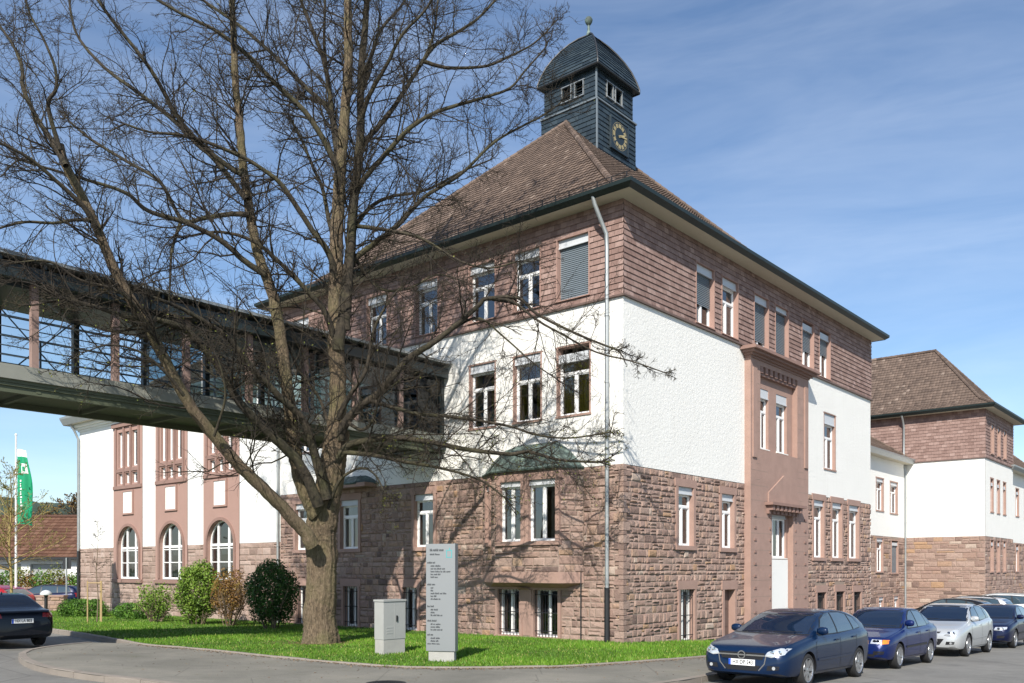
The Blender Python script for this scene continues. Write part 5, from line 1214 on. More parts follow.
# flagpole and flag
fp = atG(16, 38.5); m = MB(); m.tube([(0, 0, -.2), (0, 0, 4), (0, 0, 8.0)], [.055, .045, .032], 12); m.lathe([(.0, 8.1), (.05, 8.06), (.05, 8.0), (.0, 7.98)], 12)
m2 = m.build('flagpole', 'white_frame', None, fp, smooth=40); tag(m2, 'slim white flagpole carrying the green flag', 'flagpole')
tz = CAM_H+(HZ-449)*38.5/F_PX; bz = CAM_H+(HZ-524)*38.5/F_PX; hf = tz-bz
fl = empty('flag', fp, math.radians(-8), 'long green banner flag with white top hanging on the pole', 'flag')
def flag_pt(a, b): # a across 0..1, b down 0..1
    wd = .95*(.42+.42*math.sin(min(1, b*1.1)*math.pi*.62)); return Vector((.07+a*wd, .10*math.sin(a*9+b*3)*(a)+.05*math.sin(b*8+a*4)*a, tz-fp.z-hf*b-.10*a*a+.12*a*math.sin(b*3)))
def flag_part(b0, b1, a0, a1, off=0): 
    m = MB(); na, nb = 12, 30
    for i in range(na):
        for j in range(nb):
            q = [flag_pt(a0+(a1-a0)*x/na, b0+(b1-b0)*y/nb) for x, y in ((i, j), (i, j+1), (i+1, j+1), (i+1, j))]
            m.quad(*[p+Vector((0, off, 0)) for p in q])
    return m
flag_part(0, .10, 0, 1).build('white_field', 'flag_white', fl, smooth=60, weld=True); flag_part(.10, 1, 0, 1).build('green_field', 'flag_green', fl, smooth=60, weld=True)
flag_part(.20, .34, .36, .74, -.012).build('white_patch', 'flag_white', fl); m = flag_part(.24, .31, .45, .62, -.02); m.build('emblem', 'flag_green', fl)
m = MB()
for i, (b, ln) in enumerate([(.42, .035), (.465, .02), (.49, .03), (.53, .035), (.575, .02), (.60, .03), (.64, .03), (.68, .02), (.705, .035), (.75, .03), (.79, .02), (.82, .035)]):
    q = flag_part(b, b+ln*.7, .18, .27 if i % 3 else .31, -.012); b0 = len(m.v); m.v += q.v; m.f += [[x+b0 for x in f_] for f_ in q.f]; m.m += q.m; m.t += q.t
m.build('lettering', 'flag_white', fl)
# bollard lamp
lp = atG(46, 43.5); b = empty('bollard_lamp', lp, 0, 'dark bollard lamp with a pale domed cap', 'lamp'); m = MB(); m.lathe([(.12, -.1), (.12, .03), (.085, .05), (.075, .95), (.10, .97), (.10, 1.0)], 16); m.build('post', 'black_iron', b, smooth=30)
m = MB(); m.lathe([(.10, 1.0), (.26, 1.02), (.27, 1.07), (.22, 1.16), (.13, 1.23), (0, 1.26)], 20); m.build('cap', 'shutter_metal', b, smooth=50)
# traffic sign post (seen from behind)
pp = atG(66.5, 47.5); b = empty('sign_post', pp, 0, 'thin grey post with a small sign seen from behind', 'sign'); m = MB(); m.tube([(0, 0, -.2), (0, 0, 2.95)], .045, 10); m.build('post', 'zinc', b); m = MB(); m.box(-.22, .22, .05, .07, 2.35, 2.95); m.build('sign_plate', 'black_iron', b)
# directory sign
sgp = Vector((-1.50, 19.15, 0)); uu, ss = US(sgp.x, sgp.y); sgp.z = lawn_z(uu, ss)-.02
sg = empty('directory_sign', sgp, math.radians(-13), 'tall silver directory sign with dark text lines on the lawn', 'sign')
m = MB(); m.box(-.31, .30, -.07, .09, -.15, .27); m.build('plinth', 'concrete', sg)
m = MB(); m.box(-.36, .33, -.10, -.07, .27, 2.72); m.prism([(.335, -.10), (.335, .12), (.29, .12), (.29, -.07)][::1], 2, .262, 2.73); m.box(-.36, .29, -.066, .10, .28, 2.71); m.build('panel', 'sign_silver', sg)
m = MB(); rr = random.Random(3)
y = -.1035
def line(z, x0, n, h): 
    x = x0
    for _ in range(n):
        wd = rr.uniform(.06, .13)
        k = max(2, int(wd/.016))
        for i in range(k):
            hh = h*rr.choice((.7, .7, 1)); m.quad((x, y, z), (x+.011, y, z), (x+.011, y, z+hh), (x, y, z+hh))
            if rr.random() < .7: zz = z+rr.choice((0, .35, .6))*h; m.quad((x+.011, y, zz), (x+.016, y, zz), (x+.016, y, zz+h*.25), (x+.011, y, zz+h*.25))
            x += .016
        x += .014
line(2.55, -.27, 3, .06); line(2.46, -.27, 2, .04)
for z0, rows in ((2.27, (2, 4, 5, 3, 2)), (1.77, (1, 1, 4, 2, 3)), (1.27, (2, 1, 4)), (.94, (3, 2, 4)), (.62, (2, 2))):
    line(z0, -.33, 2, .046)
    for i, n_ in enumerate(rows): line(z0-.075-i*.064, -.25, n_, .040)
line(.42, -.33, 3, .03); sg.scale = (.94, .94, .94)
m.build('lettering', 'sign_ink', sg)
m = MB()
for q in ((.12, .26, 2.40, 2.42), (.12, .26, 2.56, 2.58), (.12, .14, 2.42, 2.56), (.24, .26, 2.42, 2.56), (.19, .21, 2.58, 2.63)): m.quad((q[0], y, q[2]), (q[1], y, q[2]), (q[1], y, q[3]), (q[0], y, q[3]))
m.build('emblem', 'sign_teal', sg)
# cable cabinet
cp = Vector((-2.87, 20.9, 0)); uu, ss = US(cp.x, cp.y); cp.z = lawn_z(uu, ss)-.02
cb = empty('cable_cabinet', cp, ROTZ, 'grey cable cabinet on a concrete base beside the tall sign', 'cabinet'); m = MB(); m.box(-.36, .36, -.165, .165, -.2, .40); m.build('base', 'concrete', cb)
m = MB(); m.box(-.37, .37, -.175, .175, .405, 1.36); m.box(-.39, .39, -.195, .195, 1.362, 1.41); 
for x in (-.005, ): m.box(x, x+.01, -.179, -.17, .43, 1.33)
for z in (.55, .62, .69): m.box(-.28, -.06, -.181, -.17, z, z+.025)
m.build('housing', 'cabinet_grey', cb); m = MB(); m.box(.05, .09, -.20, -.176, .85, 1.0); m.build('lock', 'black_iron', cb); cb.scale = (.92, .92, .92)

# dead leaves and twigs swept against the lawn edge and round the trunk
RL = np.random.default_rng(77); C_ = []
IN2 = [p for p in INN if p.y < 9]; seg_ = np.array([(p.x, p.y) for p in IN2])
for _ in range(2600):
    i = RL.integers(0, len(seg_)-1); t = RL.random(); p = seg_[i]*(1-t)+seg_[i+1]*t; d = abs(RL.normal(0, .16)); dv = seg_[i+1]-seg_[i]; n_ = np.array([-dv[1], dv[0]]); n_ = n_/(np.linalg.norm(n_)+1e-9); n_ = -n_ if (n_[0] > 0 if p[1] > 0 else n_[1] > 0) else n_
    q = p+n_*d; C_.append(tuple(W(q[0], q[1], zg(q[0])+.128+.01*RL.random())))
for _ in range(900):
    q = np.array([RL.uniform(-13, 3), RL.uniform(-5, 9)]); C_.append(tuple(W(q[0], q[1], zg(q[0])+.127))) if (q[0] < -9.4 and q[0] > -13.2 and q[1] > -2.5) or (q[1] < -3.4 and q[1] > -5.1 and q[0] > -9) else None
tb_ = US(tree.location.x, tree.location.y)
for _ in range(900):
    a, r_ = RL.uniform(0, 6.28), .55+abs(RL.normal(0, .55)); u_, s_ = tb_[0]+r_*math.cos(a), tb_[1]+r_*math.sin(a); C_.append(tuple(W(u_, s_, lawn_z(u_, s_)+.02)))
for _ in range(500):
    u_, s_ = RL.uniform(-2.8, -.6), RL.uniform(13, 22); C_.append(tuple(W(u_, s_, lawn_z(u_, s_)+.03)))
for _ in range(1500):
    u_, s_ = RL.uniform(-9, -.3), RL.uniform(-1.2, 20); C_.append(tuple(W(u_, s_, lawn_z(u_, s_)+.035)))
C_ = np.array(C_); V, Q = leafquads(C_, .03, RL); V[:, 2] = np.repeat(C_[:, 2], 4)+(V[:, 2]-np.repeat(C_[:, 2], 4))*.25
tag(fast('leaf_litter', V, Q, 'litter', RL.random(len(Q))), 'brown dead leaves along the lawn edge and round the trunk', 'leaf litter', kind='stuff')
# drain grate in the gutter and a round utility cover in the pavement
gp_ = W(-8.4, -5.95, zg(-8.4)+.006); dg_ = empty('drain_grate', gp_, ROTZ, 'rusty slotted drain grate in the road beside the kerb', 'drain grate')
m = MB(); m.box(-.25, .25, -.25, .25, -.02, .004); m.build('frame', 'black_iron', dg_); m = MB()
for i in range(7): m.box(-.22+i*.066, -.22+i*.066+.035, -.22, .22, .002, .012)
m.build('bars', 'zinc', dg_)
up_ = W(-10.9, -2.4, zg(-10.9)+.124); m = MB(); m.lathe([(0, .008), (.26, .008), (.27, .002), (.30, .010), (.34, .010), (.35, -.02)], 32)
for i in range(-3, 4): m.box(-.2, .2, i*.06-.01, i*.06+.01, .007, .013)
tag(m.build('utility_cover', 'black_iron', None, up_, ROTZ), 'round iron utility cover set in the pavement', 'manhole cover')
# ================================================================== cars
BODY = {
 'hatch': dict(L=4.60, W=1.80, fw=.95, rw=3.65, R=.318,
   zt=[(0, .66), (.04, .73), (.14, .785), (.45, .85), (1.0, .935), (1.25, .985), (1.7, 1.22), (2.05, 1.375), (2.4, 1.445), (2.9, 1.465), (3.5, 1.425), (3.95, 1.33), (4.32, 1.12), (4.5, 1.0), (4.56, .93), (4.60, .80)],
   zb=[(0, .60), (.15, .725), (.5, .80), (1.25, .925), (2.2, .955), (3.4, 1.0), (4.2, 1.02), (4.5, .96), (4.6, .75)],
   zs=[(0, .27), (.25, .20), (1, .19), (3.8, .20), (4.4, .25), (4.6, .36)],
   w=[(0, .68), (.05, .765), (.17, .835), (.42, .875), (.9, .895), (2.5, .90), (3.8, .885), (4.3, .84), (4.52, .77), (4.6, .66)],
   ws=[(.72, .99), (.60, 1.385)], rs=[(.60, 1.06), (.52, 1.36)],
   side=[[(1.62, .975), (1.98, 1.27), (2.30, 1.375), (2.50, 1.392), (2.50, .995)], [(2.57, .998), (2.57, 1.395), (3.05, 1.39), (3.33, 1.355), (3.42, 1.03)], [(3.49, 1.035), (3.40, 1.34), (3.66, 1.28), (3.86, 1.08)]],
   doors=[[(1.32, .30), (1.30, .80), (1.42, .93)], [(2.535, .22), (2.535, .97)], [(3.05, .30), (3.42, .62), (3.50, 1.0)]], handles=[(2.33, .86), (3.30, .89)]),
 'sedan': dict(L=4.40, W=1.72, fw=.86, rw=3.42, R=.298,
   zt=[(0, .56), (.04, .66), (.12, .73), (.5, .80), (1.0, .88), (1.28, .94), (1.7, 1.17), (2.05, 1.34), (2.4, 1.40), (2.9, 1.405), (3.2, 1.36), (3.5, 1.20), (3.75, 1.04), (3.9, 1.0), (4.25, .985), (4.36, .93), (4.40, .80)],
   zb=[(0, .52), (.12, .68), (.5, .755), (1.28, .885), (2.2, .91), (3.4, .94), (4.2, .93), (4.34, .88), (4.4, .72)],
   zs=[(0, .28), (.25, .21), (1, .19), (3.6, .20), (4.2, .26), (4.4, .36)],
   w=[(0, .62), (.05, .70), (.15, .77), (.4, .825), (.9, .85), (2.5, .86), (3.6, .845), (4.1, .81), (4.32, .75), (4.4, .66)],
   ws=[(.69, .945), (.56, 1.345)], rs=[(.62, 1.02), (.53, 1.33)],
   side=[[(1.66, .935), (1.98, 1.20), (2.25, 1.315), (2.42, 1.335), (2.42, .95)], [(2.49, .952), (2.49, 1.338), (2.92, 1.325), (3.12, 1.27), (3.26, 1.0), (3.2, .965)], [(3.31, .98), (3.18, 1.25), (3.5, 1.02)]],
   doors=[[(1.36, .30), (1.34, .78), (1.46, .89)], [(2.455, .22), (2.455, .93)], [(2.85, .30), (3.22, .60), (3.30, .93)]], handles=[(2.27, .82), (3.12, .84)]),
 'estate': dict(L=4.70, W=1.80, fw=.92, rw=3.62, R=.32,
   zt=[(0, .60), (.04, .69), (.15, .78), (.45, .86), (1.0, .95), (1.25, 1.0), (1.7, 1.24), (2.05, 1.40), (2.4, 1.48), (2.9, 1.50), (3.8, 1.47), (4.25, 1.42), (4.45, 1.30), (4.6, 1.05), (4.67, .93), (4.70, .80)],
   zb=[(0, .55), (.15, .72), (.5, .81), (1.25, .94), (2.2, .97), (3.4, 1.0), (4.4, 1.03), (4.6, .97), (4.7, .75)],
   zs=[(0, .29), (.25, .22), (1, .21), (3.8, .22), (4.5, .27), (4.7, .38)],
   w=[(0, .62), (.05, .70), (.18, .79), (.45, .86), (.9, .89), (2.5, .90), (3.9, .89), (4.4, .85), (4.62, .78), (4.7, .68)],
   ws=[(.72, 1.0), (.60, 1.41)], rs=[(.64, 1.06), (.56, 1.38)],
   side=[[(1.62, .99), (1.98, 1.29), (2.30, 1.40), (2.50, 1.42), (2.50, 1.01)], [(2.57, 1.012), (2.57, 1.425), (3.40, 1.42), (3.48, 1.04)], [(3.55, 1.045), (3.47, 1.415), (4.1, 1.38), (4.28, 1.10)]],
   doors=[[(1.32, .32), (1.30, .82), (1.42, .95)], [(2.535, .24), (2.535, .98)], [(3.05, .32), (3.45, .62), (3.52, 1.0)]], handles=[(2.33, .88), (3.33, .90)])}
def car(name, label, body, paintm, loc, rz, L=None, Wd=None, Hh=None, front='a', plate=None, rear_plate=None, rails=False, spokes=7, group=None, amber=False, antenna=False, lamp_z=None, slope=None):
    B = BODY[body]; sx = (L or B['L'])/B['L']; sy = (Wd or B['W'])/B['W']; Hmax = max(z for _, z in B['zt']); sz = (Hh or Hmax)/Hmax; LL = B['L']*sx
    car_o = empty(name, loc, rz, label, 'car', group)
    if slope: car_o.rotation_euler = (Matrix.Rotation(rz, 3, 'Z') @ Matrix.Rotation(slope, 3, 'Y')).to_euler()
    X = lambda xp: LL/2-xp*sx
    xs = np.unique(np.r_[np.array([0, .015, .04, .08, .13, .19, .27, .37, .5]), np.arange(.62, B['L']-.4, .105), B['L']-np.array([.37, .27, .19, .13, .08, .04, .015, 0])])
    def prof(k):
        a = np.array(B[k]); g = np.arange(0, B['L']+.001, .01); v = np.interp(g, a[:, 0], a[:, 1]); p = np.pad(v, 10, mode='reflect', reflect_type='odd'); ke = np.hanning(15); ke /= ke.sum(); v2 = np.convolve(p, ke, 'same')[10:-10]
        return np.interp(xs, g, v2)
    zt, zb, zs, w_ = prof('zt'), prof('zb'), prof('zs'), prof('w'); zb = np.minimum(zb, zt-.035)
    bm = bmesh.new(); rings = []
    for x, t, b, s, w0 in zip(xs, zt, zb, zs, w_):
        g = t-b; ins = .21*min(1, g/.48)
        half = [(0, s), (.55*w0, s), (.82*w0, s+.004), (.93*w0, s+.03), (.975*w0, s+.10), (.995*w0, s+.38*(b-s)), (1.0*w0, s+.58*(b-s)), (.992*w0, s+.78*(b-s)), (.972*w0, b-.045), (.935*w0, b-.008), (.905*w0, b+.012*min(1, g/.1))]
        y0 = .905*w0
        for f in (.22, .45, .68, .84): half.append((y0-ins*f**1.25, b+.012+(g-.012)*f*.97))
        yr = y0-ins*.84**1.25; half += [(yr*.955-.01, b+g*.925), (yr*.86-.015, b+g*.972), (yr*.6, b+g*.993), (yr*.3, b+g*.999), (0, t)]
        loop = half+[(-y, z) for y, z in half[-2:0:-1]]
        rings.append([bm.verts.new((X(x), y*sy, z*sz)) for y, z in loop])
    n = len(rings[0])
    for a, b in zip(rings, rings[1:]):
        for i in range(n): bm.faces.new((a[i], a[(i+1) % n], b[(i+1) % n], b[i]))
    bm.faces.new(rings[0]); bm.faces.new(rings[-1][::-1]); bmesh.ops.recalc_face_normals(bm, faces=bm.faces)
    me = bpy.data.meshes.new('body'); bm.to_mesh(me); bm.free(); me.materials.append(MATS[paintm]); me.materials.append(MATS['black_trim'])
    o = bpy.data.objects.new('body', me); COL.objects.link(o)
    Rw = B['R']*sz; wy = B['W']*sy/2
    cm = bmesh.new()
    for xp in (B['fw'], B['rw']):
        for sg in (-1, 1):
            mtx = Matrix.Translation((X(xp), sg*(wy-.02), Rw)) @ Matrix.Rotation(math.pi/2, 4, 'X'); bmesh.ops.create_cone(cm, cap_ends=True, segments=40, radius1=Rw+.045, radius2=Rw+.045, depth=.56, matrix=mtx)
    cme = bpy.data.meshes.new('cutter'); cm.to_mesh(cme); cm.free(); cme.materials.append(MATS['black_trim']); co = bpy.data.objects.new('cutter', cme); COL.objects.link(co)
    md = o.modifiers.new('cut', 'BOOLEAN'); md.object = co; md.operation = 'DIFFERENCE'; md.solver = 'EXACT'
    try: md.material_mode = 'TRANSFER'
    except Exception: pass
    dg = bpy.context.evaluated_depsgraph_get(); nm = bpy.data.meshes.new_from_object(o.evaluated_get(dg)); o.modifiers.clear(); o.data = nm; nm.name = 'body'; bpy.data.objects.remove(co)
    nm.shade_smooth(); nm.set_sharp_from_angle(angle=math.radians(38)); o.parent = car_o
    b2 = bmesh.new(); b2.from_mesh(nm); bvh = BVHTree.FromBMesh(b2); b2.free()
    def shoot(kind, a, b, off):
        if kind in ('F', 'Bk'): sg = 1 if kind == 'F' else -1; og, dr = Vector((sg*9, a, b)), Vector((-sg, 0, 0))
        elif kind in ('Lf', 'Rt'): sg = 1 if kind == 'Lf' else -1; og, dr = Vector((a, sg*9, b)), Vector((0, -sg, 0))
        else: og, dr = Vector((a, b, 9)), Vector((0, 0, -1))
        h, nn, *_ = bvh.ray_cast(og, dr)
        if h is None: return None
        return h-dr*off
    def patch(nm_, mat, kind, outline, off=.006, step=.05, parent=None, smooth=60, thick=0):
        P = []
        for i, p in enumerate(outline):
            q = outline[(i+1) % len(outline)]; d = math.dist(p, q); k = max(1, int(d/step))
            for j in range(k): P.append(Vector((p[0]+(q[0]-p[0])*j/k, p[1]+(q[1]-p[1])*j/k)))
        k = len(P); ins = []
        def inside(x, y):
            c = False; j = k-1
            for i in range(k):
                a, b = P[i], P[j]
                if (a.y > y) != (b.y > y) and x < (b.x-a.x)*(y-a.y)/(b.y-a.y)+a.x: c = not c
                j = i
            return c
        x0, x1 = min(p.x for p in P), max(p.x for p in P); y0, y1 = min(p.y for p in P), max(p.y for p in P)
        for x in np.arange(x0+step/2, x1, step):
            for y in np.arange(y0+step/2, y1, step):
                if inside(x, y): ins.append(Vector((x, y)))
        v, e, f, *_ = delaunay_2d_cdt(P+ins, [(i, (i+1) % k) for i in range(k)], [], 1, 1e-5); pts = [shoot(kind, p.x, p.y, off) for p in v]; ok = [p for p in pts if p is not None]
        if not ok: return None
        m = MB(); m.add([p if p is not None else ok[0] for p in pts], [list(t) for t in f if all(pts[i] is not None for i in t)])
        return m.build(nm_, mat, parent or car_o, smooth=smooth)
    def strip(pts, kind, wd=.007, off=.003):
        m = MB(); P = []
        for a, b in zip(pts, pts[1:]):
            k = max(2, int(math.dist(a, b)/.06)); P += [(a[0]+(b[0]-a[0])*i/k, a[1]+(b[1]-a[1])*i/k) for i in range(k)]
        P.append(pts[-1]); L_, R_ = [], []
        for i, p in enumerate(P):
            q0, q1 = P[max(0, i-1)], P[min(len(P)-1, i+1)]; t = Vector((q1[0]-q0[0], q1[1]-q0[1])).normalized(); L_.append(shoot(kind, p[0]-t.y*wd, p[1]+t.x*wd, off)); R_.append(shoot(kind, p[0]+t.y*wd, p[1]-t.x*wd, off))
        for i in range(len(P)-1):
            q = (L_[i], L_[i+1], R_[i+1], R_[i])
            if all(v is not None for v in q): m.quad(*q)
        return m
    SX = lambda p: (X(p[0]), p[1]*sz)
    mir = lambda ol: [(-a, b) for a, b in ol]
    # glass
    (w0, z0), (w1, z1) = B['ws']; w0 *= sy; w1 *= sy; z0 *= sz; z1 *= sz
    patch('windscreen_trim', 'black_trim', 'F', [(-w0-.05, z0-.015), (0, z0-.03), (w0+.05, z0-.015), (w1+.04, z1+.02), (0, z1+.03), (-w1-.04, z1+.02)], .003)
    gl = patch('windscreen', 'car_glass', 'F', [(-w0, z0), (0, z0-.01), (w0, z0), (w1, z1), (0, z1+.012), (-w1, z1)], .007)
    if gl and front in 'abcd':
        m = MB()
        for x0_, x1_ in ((-.62, -.02), (.02, .60)):
            a, b = shoot('F', x0_*sy, z0+.02, .014), shoot('F', x1_*sy, z0+.035, .014)
            if a and b: m.tube([a, b], .008, 5)
        m.build('wiper', 'black_trim', car_o)
    (v0, y0), (v1, y1) = B['rs']; v0 *= sy; v1 *= sy
    patch('rear_window', 'car_glass', 'Bk', [(-v0, y0*sz), (0, y0*sz-.008), (v0, y0*sz), (v1, y1*sz), (0, y1*sz+.015), (-v1, y1*sz)], .006)
    allp = [p for s_ in B['side'] for p in s_]
    for kind in ('Lf', 'Rt'):
        a, b, c = B['side']; ol = [(a[0][0]-.07, a[0][1]-.022)]+[(p[0]-.01, p[1]+.028) for p in a[1:4]]+[(p[0], p[1]+.028) for p in b[1:-1] if p[1] > 1.2]+[(c[1][0], c[1][1]+.028), (c[-2][0]+.02, c[-2][1]+.03), (c[-1][0]+.05, c[-1][1]-.02), (b[0][0], b[0][1]-.025)]
        patch('window_trim', 'black_trim', kind, [SX(p) for p in ol], .0035)
        for s_ in B['side']: patch('side_window', 'car_side_glass', kind, [SX(p) for p in s_], .008)
        dl = MB()
        for d in B['doors']:
            q = strip([SX(p) for p in d], kind); b0 = len(dl.v); dl.v += q.v; dl.f += [[i+b0 for i in f_] for f_ in q.f]; dl.m += q.m; dl.t += q.t
        if dl.f: dl.build('door_seam', 'black_trim', car_o)
        sg = 1 if kind == 'Lf' else -1
        for hx, hz in B['handles']:
            p = shoot(kind, X(hx), hz*sz, .0)
            if p: m = MB(); m.box(p.x-.09, p.x+.09, p.y-.01, p.y+sg*.028, p.z-.013, p.z+.013); m.build('door_handle', paintm, car_o)
        p = shoot(kind, X(1.60), 1.0*sz, 0)
        if p:
            m = MB(); c = Vector((p.x+.02, p.y+sg*.10, p.z+.05)); prf = [(.0, -.11), (.055, -.10), (.078, -.06), (.085, 0), (.078, .06), (.055, .10), (0, .11)]
            vs = []; fs = []; ns = 12
            for r_, h_ in prf:
                for j in range(ns): an = 2*math.pi*j/ns; vs.append((c.x+r_*.72*math.cos(an), c.y+h_, c.z+r_*.95*math.sin(an)))
            for i in range(len(prf)-1):
                for j in range(ns): fs.append((i*ns+j, i*ns+(j+1) % ns, (i+1)*ns+(j+1) % ns, (i+1)*ns+j))
            m.add(vs, fs); mo = m.build('wing_mirror', paintm, car_o, smooth=60); k2 = MB(); k2.box(c.x-.03, c.x+.03, p.y-.02, c.y, c.z-.06, c.z-.03); k2.build('mirror_arm', 'black_trim', mo)
        m = strip([SX((B['fw']+.42, .50)), SX((B['rw']-.42, .53))], kind, .022, .012); m.build('rub_strip', paintm if front in 'ac' else 'black_trim', car_o)
        m = strip([SX((B['fw']+.40, .235)), SX((B['rw']-.40, .245))], kind, .035, .008); m.build('sill_trim', 'black_trim', car_o)
    # front end
    hw = .62*sy
    FZ = lambda z: z*sz
    def lampset(ol, amber_=None):
        for s_ in (1, -1):
            q = ol if s_ == 1 else mir(ol); h = patch('headlight', 'lamp_clear', 'F', [(a*sy, FZ(b)) for a, b in q], .009, .03)
            if h:
                m = MB()
                for f in (.38, .68):
                    yy = (min(a for a, b in q)*(1-f)+max(a for a, b in q)*f)*sy; zz = sum(b for a, b in q)/len(q); p = shoot('F', yy, FZ(zz), .012)
                    if p: m.lathe([(.0, .006), (.045, .0)], 14, axis='z', c=(0, 0, 0)); vs = m.v[-28:]; m.v[-28:] = [(p.x+v[2], p.y+v[0], p.z+v[1]) for v in vs]
                if m.f: m.build('lamp_bowl', 'chrome', h)
    if front == 'a':
        lampset([(.45, .605), (.58, .585), (.78, .645), (.815, .755), (.70, .765), (.50, .69)])
        patch('grille', 'black_trim', 'F', [(-.45*sy, FZ(.66)), (.45*sy, FZ(.66)), (.40*sy, FZ(.535)), (-.40*sy, FZ(.535))], .006, .04)
        m = strip([(-.45*sy, FZ(.612)), (.45*sy, FZ(.612))], 'F', .013, .016); m.build('chrome_bar', 'chrome', car_o)
        p = shoot('F', 0, FZ(.612), .02)
        if p:
            m = MB(); nn = 24
            for i in range(nn):
                a0, a1 = 6.2832*i/nn, 6.2832*(i+1)/nn; m.quad(*[(p.x+.008, r_*math.sin(a), p.z+r_*math.cos(a)) for r_, a in ((.078, a0), (.078, a1), (.058, a1), (.058, a0))])
            m.quad((p.x+.009, -.10, p.z-.012), (p.x+.009, .02, p.z-.012), (p.x+.009, .04, p.z+.012), (p.x+.009, -.02, p.z+.012)); m.quad((p.x+.010, .10, p.z+.012), (p.x+.010, -.02, p.z+.012), (p.x+.010, -.04, p.z-.012), (p.x+.010, .02, p.z-.012)); m.build('emblem', 'chrome', car_o)
        for s_ in (1, -1): m = strip([(s_*.47*sy, FZ(.62)), (s_*.44*sy, FZ(.46)), (s_*.33*sy, FZ(.33))], 'F', .010, .008); m.build('chrome_trim', 'chrome', car_o)
        patch('air_intake', 'black_trim', 'F', [(-.36*sy, FZ(.42)), (.36*sy, FZ(.42)), (.30*sy, FZ(.32)), (-.30*sy, FZ(.32))], .006, .04)
    elif front == 'b':
        lampset([(.42, .60), (.66, .59), (.66, .69), (.44, .695)])
        for s_ in (1, -1): patch('indicator', 'lamp_amber', 'F', [(s_*a*sy, FZ(b)) for a, b in ((.67, .59), (.775, .60), (.77, .685), (.67, .69))], .01, .03)
        patch('grille', 'black_trim', 'F', [(-.40*sy, FZ(.67)), (.40*sy, FZ(.67)), (.38*sy, FZ(.60)), (-.38*sy, FZ(.60))], .006, .04)
        patch('air_intake', 'black_trim', 'F', [(-.55*sy, FZ(.36)), (.55*sy, FZ(.36)), (.5*sy, FZ(.30)), (-.5*sy, FZ(.30))], .006, .04)
    elif front == 'c':
        lampset([(.44, .60), (.58, .575), (.76, .64), (.79, .745), (.72, .755), (.56, .69)])
        patch('grille', 'black_trim', 'F', [(-.36*sy, FZ(.70)), (.36*sy, FZ(.70)), (.32*sy, FZ(.655)), (-.32*sy, FZ(.655))], .006, .04)
        patch('air_intake', 'black_trim', 'F', [(-.44*sy, FZ(.50)), (.44*sy, FZ(.50)), (.32*sy, FZ(.33)), (-.32*sy, FZ(.33))], .006, .04)
    elif front == 'd':
        lampset([(.40, .61), (.60, .60), (.77, .66), (.77, .73), (.44, .715)])
        patch('grille', 'black_trim', 'F', [(-.30*sy, FZ(.72)), (.30*sy, FZ(.72)), (.22*sy, FZ(.38)), (-.22*sy, FZ(.38))], .006, .04)
        m = strip([(-.31*sy, FZ(.725)), (.31*sy, FZ(.725)), (.23*sy, FZ(.375)), (-.23*sy, FZ(.375)), (-.31*sy, FZ(.725))], 'F', .010, .010); m.build('grille_frame', 'chrome', car_o)
    for s_ in (1, -1):
        patch('fog_recess', 'black_trim', 'F', [(s_*a*sy, FZ(b)) for a, b in ((.48, .34), (.70, .36), (.72, .43), (.50, .43))], .005, .04); p = shoot('F', s_*.62*sy, FZ(.39), .012)
        if p and front in 'ac': m = MB(); vs0 = [(p.x, p.y+.032*math.cos(a), p.z+.032*math.sin(a)) for a in np.arange(0, 6.28, .42)]; m.add(vs0, [tuple(range(len(vs0)))]); m.build('fog_lamp', 'lamp_clear', car_o)
        # tail lamps
        if body == 'sedan': ol = [(.46, .80), (.78, .79), (.78, .90), (.48, .91)]
        else: ol = [(.62, .80), (.80, .80), (.76, 1.02), (.64, 1.04)]
        patch('tail_light', 'lamp_red', 'Bk', [(s_*a*sy, FZ(b)) for a, b in ol], .009, .03)
    def plate_(text, kind, z):
        sg = 1 if kind == 'F' else -1; ps = [shoot(kind, a, FZ(z)+b, 0) for a in (-.26, 0, .26) for b in (-.055, .055)]; xx = max(sg*p.x for p in ps if p)+.012; po = MB(); po.box(sg*xx-.006, sg*xx+.006, -.26, .26, FZ(z)-.056, FZ(z)+.056); pl_ = po.build('licence_plate', 'plate_white', car_o)
        eb = MB(); eb.box(sg*(xx+.0065), sg*(xx+.008), sg*-.26 if sg > 0 else .26, sg*-.215 if sg > 0 else .215, FZ(z)-.055, FZ(z)+.055); eb.build('blue_band', 'plate_blue', pl_)
        cu = bpy.data.curves.new('plate_lettering', 'FONT'); cu.body = text; cu.size = .105; cu.align_x = 'CENTER'; cu.align_y = 'CENTER'; cu.extrude = .001; cu.offset = .0012; cu.materials.append(MATS['black_trim']); tmp_ = bpy.data.objects.new('plate_lettering', cu); COL.objects.link(tmp_); lm_ = bpy.data.meshes.new_from_object(tmp_.evaluated_get(bpy.context.evaluated_depsgraph_get())); bpy.data.objects.remove(tmp_); to_ = bpy.data.objects.new('plate_lettering', lm_); COL.objects.link(to_)
        to_.location = (sg*(xx+.0085), sg*.022, FZ(z)); to_.rotation_euler = (math.pi/2, 0, math.pi/2 if sg > 0 else -math.pi/2); to_.scale = (.82, 1, 1); to_.parent = pl_
    if plate: plate_(plate, 'F', .47 if front != 'b' else .44)
    if rear_plate: plate_(rear_plate, 'Bk', .72 if body == 'sedan' else .62)
    if rails:
        for s_ in (1, -1):
            P = [shoot('T', X(x), s_*.56*sy, 0) for x in (1.95, 2.1, 2.6, 3.2, 3.8, 4.05)]
            if all(P): m = MB(); m.tube([P[0]]+[p+Vector((0, 0, .05)) for p in P[1:-1]]+[P[-1]], .018, 6); m.build('roof_rail', 'black_trim' if paintm != 'paint_white' else 'zinc', car_o)
